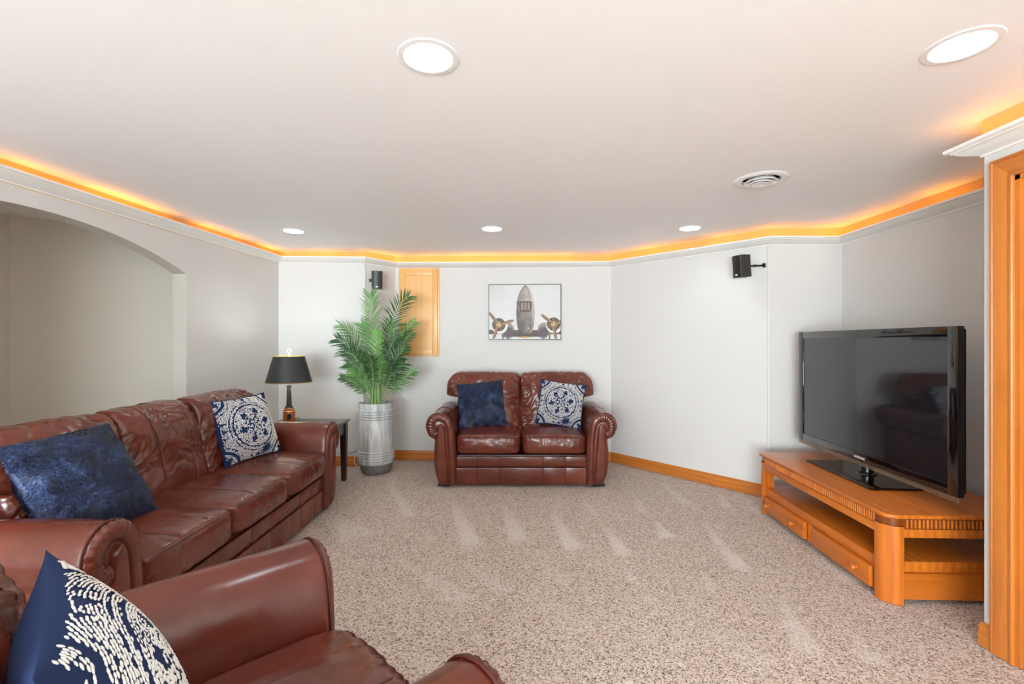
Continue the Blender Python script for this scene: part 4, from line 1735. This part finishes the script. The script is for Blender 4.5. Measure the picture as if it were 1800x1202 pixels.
# cords behind the palm
c1 = MB().tube(smooth_path([(-1.50, 4.70, 0.95), (-1.495, 4.695, 0.80), (-1.475, 4.685, 0.65), (-1.46, 4.68, 0.40), (-1.45, 4.67, 0.05)], 20), 0.004, 8)
tag(c1.build('speaker_cord', M['cord_grey']), 'grey cord hanging down the wall behind the pot', 'cord')
c2 = MB().tube(smooth_path([(-1.95, 4.16, 0.556), (-1.96, 4.32, 0.545), (-1.93, 4.40, 0.36), (-1.75, 4.55, 0.19), (-1.60, 4.62, 0.155), (-1.50, 4.64, 0.20), (-1.42, 4.66, 0.30)], 40), 0.003, 8)
tag(c2.build('lamp_cord', M['cord_grey']), 'dark lamp cord sagging between the side table and the pot', 'cord')
c3 = MB().tube(smooth_path([(-1.575, 4.708, 0.10), (-1.58, 4.69, 0.06), (-1.555, 4.66, 0.03), (-1.50, 4.63, 0.006), (-1.42, 4.65, 0.006)], 24), 0.0035, 8)
tag(c3.build('phone_cord', M['cord_white']), 'white cord curling over the baseboard beside the pot', 'cord')


# ------------------------------------------------------------------ ceiling fixtures
lab = {0: 'recessed ceiling light leftmost of the far row', 1: 'recessed ceiling light in the middle of the far row', 2: 'recessed ceiling light rightmost of the far row',
       3: 'large looking recessed ceiling light near the top middle', 4: 'recessed ceiling light in the top right corner', 5: 'recessed ceiling light out of view above the sofa',
       6: 'recessed ceiling light out of view behind the camera at left', 7: 'recessed ceiling light out of view behind the camera in the middle', 8: 'recessed ceiling light out of view behind the camera at right',
       9: 'recessed ceiling light out of view in the rear row at left', 10: 'recessed ceiling light out of view in the rear row in the middle',
       11: 'recessed ceiling light out of view in the rear row at right'}
first = None
for i, (x, y) in enumerate(LIGHTS):
    if first is None:
        t = thing('ceiling_light', lab[i], 'ceiling light', (x, y, CEIL), group='recessed ceiling lights')
        MB().lathe([(0.078, 0.0), (0.0785, -0.004), (0.096, -0.003), (0.098, 0.0)], 48, (0, 0, 0), False).build('trim_ring', M['white_plastic'], t)
        MB().lathe([(0.078, 0.0), (0.075, 0.016), (0.062, 0.058), (0.061, 0.064)], 48, (0, 0, 0), False).build('baffle', M['white_plastic'], t)
        MB().lathe([(0.061, 0.062), (0.03, 0.061), (0.0, 0.0605)], 48, (0, 0, 0), False).build('lens', M['lens'], t)
        first = t
    else:
        t = first.copy()
        COL.objects.link(t)
        t.location = (x, y, CEIL)
        t['label'] = lab[i]
        for ch in list(first.children):
            c = ch.copy()
            COL.objects.link(c)
            c.parent = t


def vent():
    t = thing('ceiling_vent', 'round white ceiling vent with concentric rings', 'vent', (VENT[0], VENT[1], CEIL))
    MB().lathe([(0.100, 0.010), (0.099, -0.006), (0.112, -0.010), (0.138, -0.005), (0.147, 0.0)], 56, (0, 0, 0), False).build('flange', M['white_plastic'], t)
    MB().lathe([(0.100, 0.010), (0.095, 0.07), (0.0, 0.07)], 40, (0, 0, 0), False).build('duct', M['dark'], t)
    MB().lathe([(0.060, 0.020), (0.064, 0.012), (0.084, -0.014), (0.088, -0.016), (0.084, -0.019), (0.070, -0.010), (0.058, 0.018)], 56, (0, 0, 0), False).build('ring', M['white_plastic'], t)
    MB().lathe([(0.030, 0.016), (0.036, 0.010), (0.058, -0.020), (0.062, -0.022), (0.057, -0.025), (0.040, -0.018), (0.028, 0.014)], 56, (0, 0, 0), False).build('ring', M['white_plastic'], t)
    MB().lathe([(0.0, -0.018), (0.030, -0.020), (0.044, -0.026), (0.048, -0.028), (0.044, -0.030), (0.02, -0.026), (0, -0.025)], 40).build('centre_disc', M['white_plastic'], t)
    st = MB()
    for k in range(3):
        a = 2 * PI * k / 3 + 0.4
        st.tube([(0.02 * math.cos(a), 0.02 * math.sin(a), -0.016), (0.10 * math.cos(a), 0.10 * math.sin(a), 0.004)], 0.0022, 6)
    st.build('spider', M['white_plastic'], t)


vent()


# ------------------------------------------------------------------ television stand
def tv_stand():
    # local: x = depth (0 at the front face, grows to the wall), y = length from the near end, z up
    L, D, H = 1.262, 0.70, 0.430
    rot = math.atan2(-0.04, 1.0)
    t = thing('tv_stand', 'low honey oak television stand with fluted frieze and two drawers', 'tv stand', (1.788, 2.232, 0), (0, 0, rot))
    OX, OY, OZ = M['oak_x'], M['oak_y'], M['oak_z']

    def rounded(x0, y0, x1, y1, r, seg=6):
        pts = []
        for cx, cy, a0, rr in ((x0 + r, y0 + r, PI, r), (x1 - 0.01, y0 + 0.01, 1.5 * PI, 0.01), (x1 - 0.01, y1 - 0.01, 0, 0.01), (x0 + r, y1 - r, 0.5 * PI, r)):
            for k in range(seg + 1):
                a = a0 + k * (PI / 2) / seg
                pts.append((cx + rr * math.cos(a), cy + rr * math.sin(a)))
        return pts
    top = MB()
    bm = bmesh.new()
    vs = [bm.verts.new((x, y, H - 0.020)) for x, y in rounded(-0.012, -0.012, D, L + 0.012, 0.055)]
    fc = bm.faces.new(vs)
    ex = bmesh.ops.extrude_face_region(bm, geom=[fc])
    bmesh.ops.translate(bm, vec=(0, 0, 0.020), verts=[g for g in ex['geom'] if isinstance(g, bmesh.types.BMVert)])
    bmesh.ops.recalc_face_normals(bm, faces=bm.faces)
    ed = [e for e in bm.edges if abs(e.verts[0].co.z - e.verts[1].co.z) < 1e-6]
    bmesh.ops.bevel(bm, geom=ed, offset=0.006, segments=3, profile=0.5, affect='EDGES')
    top.bm(bm)
    top.build('top', OY, t)
    # frieze backing, flutes, lower rail
    fz0, fz1 = 0.360, 0.410
    fb = MB()
    fb.prism(rounded(0.004, 0.004, D - 0.005, L - 0.004, 0.05), fz0, fz1)
    fb.build('frieze', M['oak_dark'], t)
    fl = MB()
    n = 66
    for k in range(n):
        y = 0.085 + (L - 0.17) * (k + 0.5) / n
        fl.tube([(0.004, y, fz0 + 0.004), (0.004, y, fz1 - 0.006)], 0.0050, 8)
    m = 32
    for k in range(m):
        x = 0.085 + (D - 0.10) * (k + 0.5) / m
        fl.tube([(x, 0.004, fz0 + 0.004), (x, 0.004, fz1 - 0.006)], 0.0050, 8)
    fo = fl.build('flutes', OZ, t)
    fo['kind'] = 'stuff'
    rl = MB()
    rl.box2((-0.002, 0.05, 0.318), (0.022, L - 0.05, 0.360), 0.007)
    rl.box2((0.05, -0.002, 0.318), (D - 0.01, 0.022, 0.360), 0.007)
    rl.box2((0.05, L - 0.022, 0.318), (D - 0.01, L + 0.002, 0.360), 0.007)
    rl.build('rail', OY, t)
    # rounded corner posts
    for (px, py, sx, sy) in ((0, 0, 1, 1), (0, L, 1, -1)):
        mb = MB()
        r, w = 0.072, 0.078
        pts = [(px - 0.006 + sx * w, py - sy * 0.006), (px - 0.006 + sx * w, py + sy * w), (px - 0.006, py + sy * w)]
        arc = []
        for k in range(9):
            a = k / 8 * PI / 2
            arc.append((px - 0.006 + sx * r * (1 - math.cos(a)), py + sy * (-0.006 + r * (1 - math.sin(a)))))
        poly = arc[::1] + [pts[0], pts[1], pts[2]]
        if sy < 0:
            poly = poly[::-1]
        mb.prism(poly, 0.0, 0.372)
        # soft cap
        bb = bmesh.new()
        vv = [bb.verts.new((x, y, 0.372)) for x, y in poly]
        ff = bb.faces.new(vv)
        r1 = bmesh.ops.inset_region(bb, faces=[ff], thickness=0.012, depth=0.010)
        mb.bm(bb)
        mb.build('post', OZ, t)
    for py in (0.03, L - 0.03):
        MB().box((D - 0.035, py, 0.19), (0.05, 0.05, 0.36), 0.004).build('post', OZ, t)
    # lower cabinet body
    sh = MB().box2((0.010, 0.032, 0.140), (D - 0.01, L - 0.032, 0.192), 0.006)
    sh.build('shelf', OY, t)
    bd = MB()
    bd.box2((0.016, 0.02, 0.018), (0.034, L - 0.02, 0.140))
    bd.build('front_panel', OY, t)
    for y0, y1 in ((0.016, 0.034), (L - 0.034, L - 0.016)):
        MB().box2((0.06, y0, 0.018), (D - 0.02, y1, 0.140)).build('side_panel', OX, t)
    MB().box2((D - 0.03, 0.04, 0.018), (D - 0.015, L - 0.04, 0.16)).build('back_panel', M['oak_dark'], t)
    # drawers
    for (y0, y1, knobs) in ((0.108, 0.590, (0.115 + 0.085,)), (0.672, 1.158, (0.672 + 0.11, 1.158 - 0.06))):
        d = MB().box2((-0.010, y0, 0.030), (0.016, y1, 0.132), 0.004).build('drawer', OY, t)
        for ky in knobs:
            k = MB().lathe([(0.008, 0.0), (0.007, 0.010), (0.015, 0.016), (0.0165, 0.022), (0.013, 0.028), (0, 0.030)], 20)
            ko = k.build('knob', OZ, d)
            ko.location = (-0.010, ky, 0.085)
            ko.rotation_euler = (0, -PI / 2, 0)
    fd = MB()
    for k in range(4):
        y = 0.631 + (k - 1.5) * 0.013
        fd.tube([(0.014, y, 0.024), (0.014, y, 0.134)], 0.0066, 8)
    fd.build('fluted_divider', OZ, t)
    h = MB().lathe([(0.0, 0.0), (0.0035, 0.0004)], 10)
    ho = h.build('screw_hole', M['dark'], t)
    ho.location = (-0.0105, 0.50, 0.085)
    ho.rotation_euler = (0, -PI / 2, 0)
    return t


tv_stand()


def television():
    H = 0.705
    W = H * 16 / 9
    yc, xc = 2.875, 2.130
    rot = math.atan2(-0.066, 1.0)
    z0 = 0.571                                   # bottom of the visible screen
    t = thing('television', 'large black flat screen television on a glass foot, on the oak stand', 'television', (xc, yc, 0.432), (0, 0, rot))
    zz = z0 - 0.432
    sb, tb, bb = 0.058, 0.050, 0.052
    # local: screen faces -x, y along the width
    fr = MB()
    y0, y1, zb, zt = -W / 2 - sb, W / 2 + sb, zz - bb, zz + H + tb
    fr.box2((0.0, y0, zb), (0.030, -W / 2, zt), 0.004)
    fr.box2((0.0, W / 2, zb), (0.030, y1, zt), 0.004)
    fr.box2((0.0, -W / 2 - 0.002, zz + H), (0.030, W / 2 + 0.002, zt), 0.004)
    fr.box2((0.0, -W / 2 - 0.002, zb), (0.030, W / 2 + 0.002, zz), 0.004)
    fr.build('bezel', M['gloss_black'], t)
    MB().box2((0.006, -W / 2 - 0.004, zz - 0.004), (0.012, W / 2 + 0.004, zz + H + 0.004)).build('screen', M['screen'], t)
    ed = MB()
    for (a, b) in (((0.003, -W / 2, zz - 0.0025), (0.008, W / 2, zz)), ((0.003, -W / 2 - 0.0025, zz), (0.008, -W / 2, zz + H))):
        ed.box2(a, b)
    ed.build('screen_edge', M['lamp_neck'], t)
    MB().box2((0.002, y0 + 0.004, zb - 0.026), (0.010, y1 - 0.004, zb + 0.002), 0.0015).build('acrylic_strip', M['acrylic'], t)
    bk = MB()
    bk.box2((0.028, y0 + 0.012, zb + 0.012), (0.050, y1 - 0.012, zt - 0.012), 0.008)
    bk.box2((0.046, y0 + 0.12, zb + 0.06), (0.085, y1 - 0.12, zt - 0.10), 0.02)
    bk.build('rear_housing', M['black'], t)
    # foot
    ft = MB()
    bm = bmesh.new()
    pts = [(-0.135, -0.30), (-0.135, 0.33), (0.16, 0.33), (0.16, -0.30)]
    vs = [bm.verts.new((x, y, 0.001)) for x, y in pts]
    f0 = bm.faces.new(vs)
    ex = bmesh.ops.extrude_face_region(bm, geom=[f0])
    bmesh.ops.translate(bm, vec=(0, 0, 0.012), verts=[g for g in ex['geom'] if isinstance(g, bmesh.types.BMVert)])
    bmesh.ops.recalc_face_normals(bm, faces=bm.faces)
    bmesh.ops.bevel(bm, geom=[e for e in bm.edges], offset=0.003, segments=2, affect='EDGES')
    ft.bm(bm)
    ft.build('glass_foot', M['gloss_black'], t)
    nk = MB()
    nk.lathe([(0.055, 0.013), (0.052, 0.020), (0.034, 0.026), (0.034, 0.085)], 28, (0.045, 0.0, 0))
    nk.box2((0.040, -0.09, 0.075), (0.075, 0.09, 0.16), 0.006)
    nk.build('neck', M['gloss_black'], t)
    cu = bpy.data.curves.new('brand_lettering', 'FONT')
    cu.body = 'SAMSUNG'
    cu.size = 0.021
    cu.align_x = 'CENTER'
    cu.extrude = 0.0004
    cu.materials.append(M['white_thread'])
    tmp = bpy.data.objects.new('lettering_curve', cu)
    COL.objects.link(tmp)
    bpy.context.view_layer.update()
    lme = bpy.data.meshes.new_from_object(tmp.evaluated_get(bpy.context.evaluated_depsgraph_get()))
    bpy.data.objects.remove(tmp)
    tx = bpy.data.objects.new('brand_lettering', lme)
    COL.objects.link(tx)
    tx.parent = t
    # stands on the lower bezel, readable from the room (-x side)
    tx.matrix_local = Matrix.Translation((-0.0008, 0.0, zb + 0.016)) @ Matrix(((0, 0, -1, 0), (-1, 0, 0, 0), (0, 1, 0, 0), (0, 0, 0, 1)))
    return t


television()
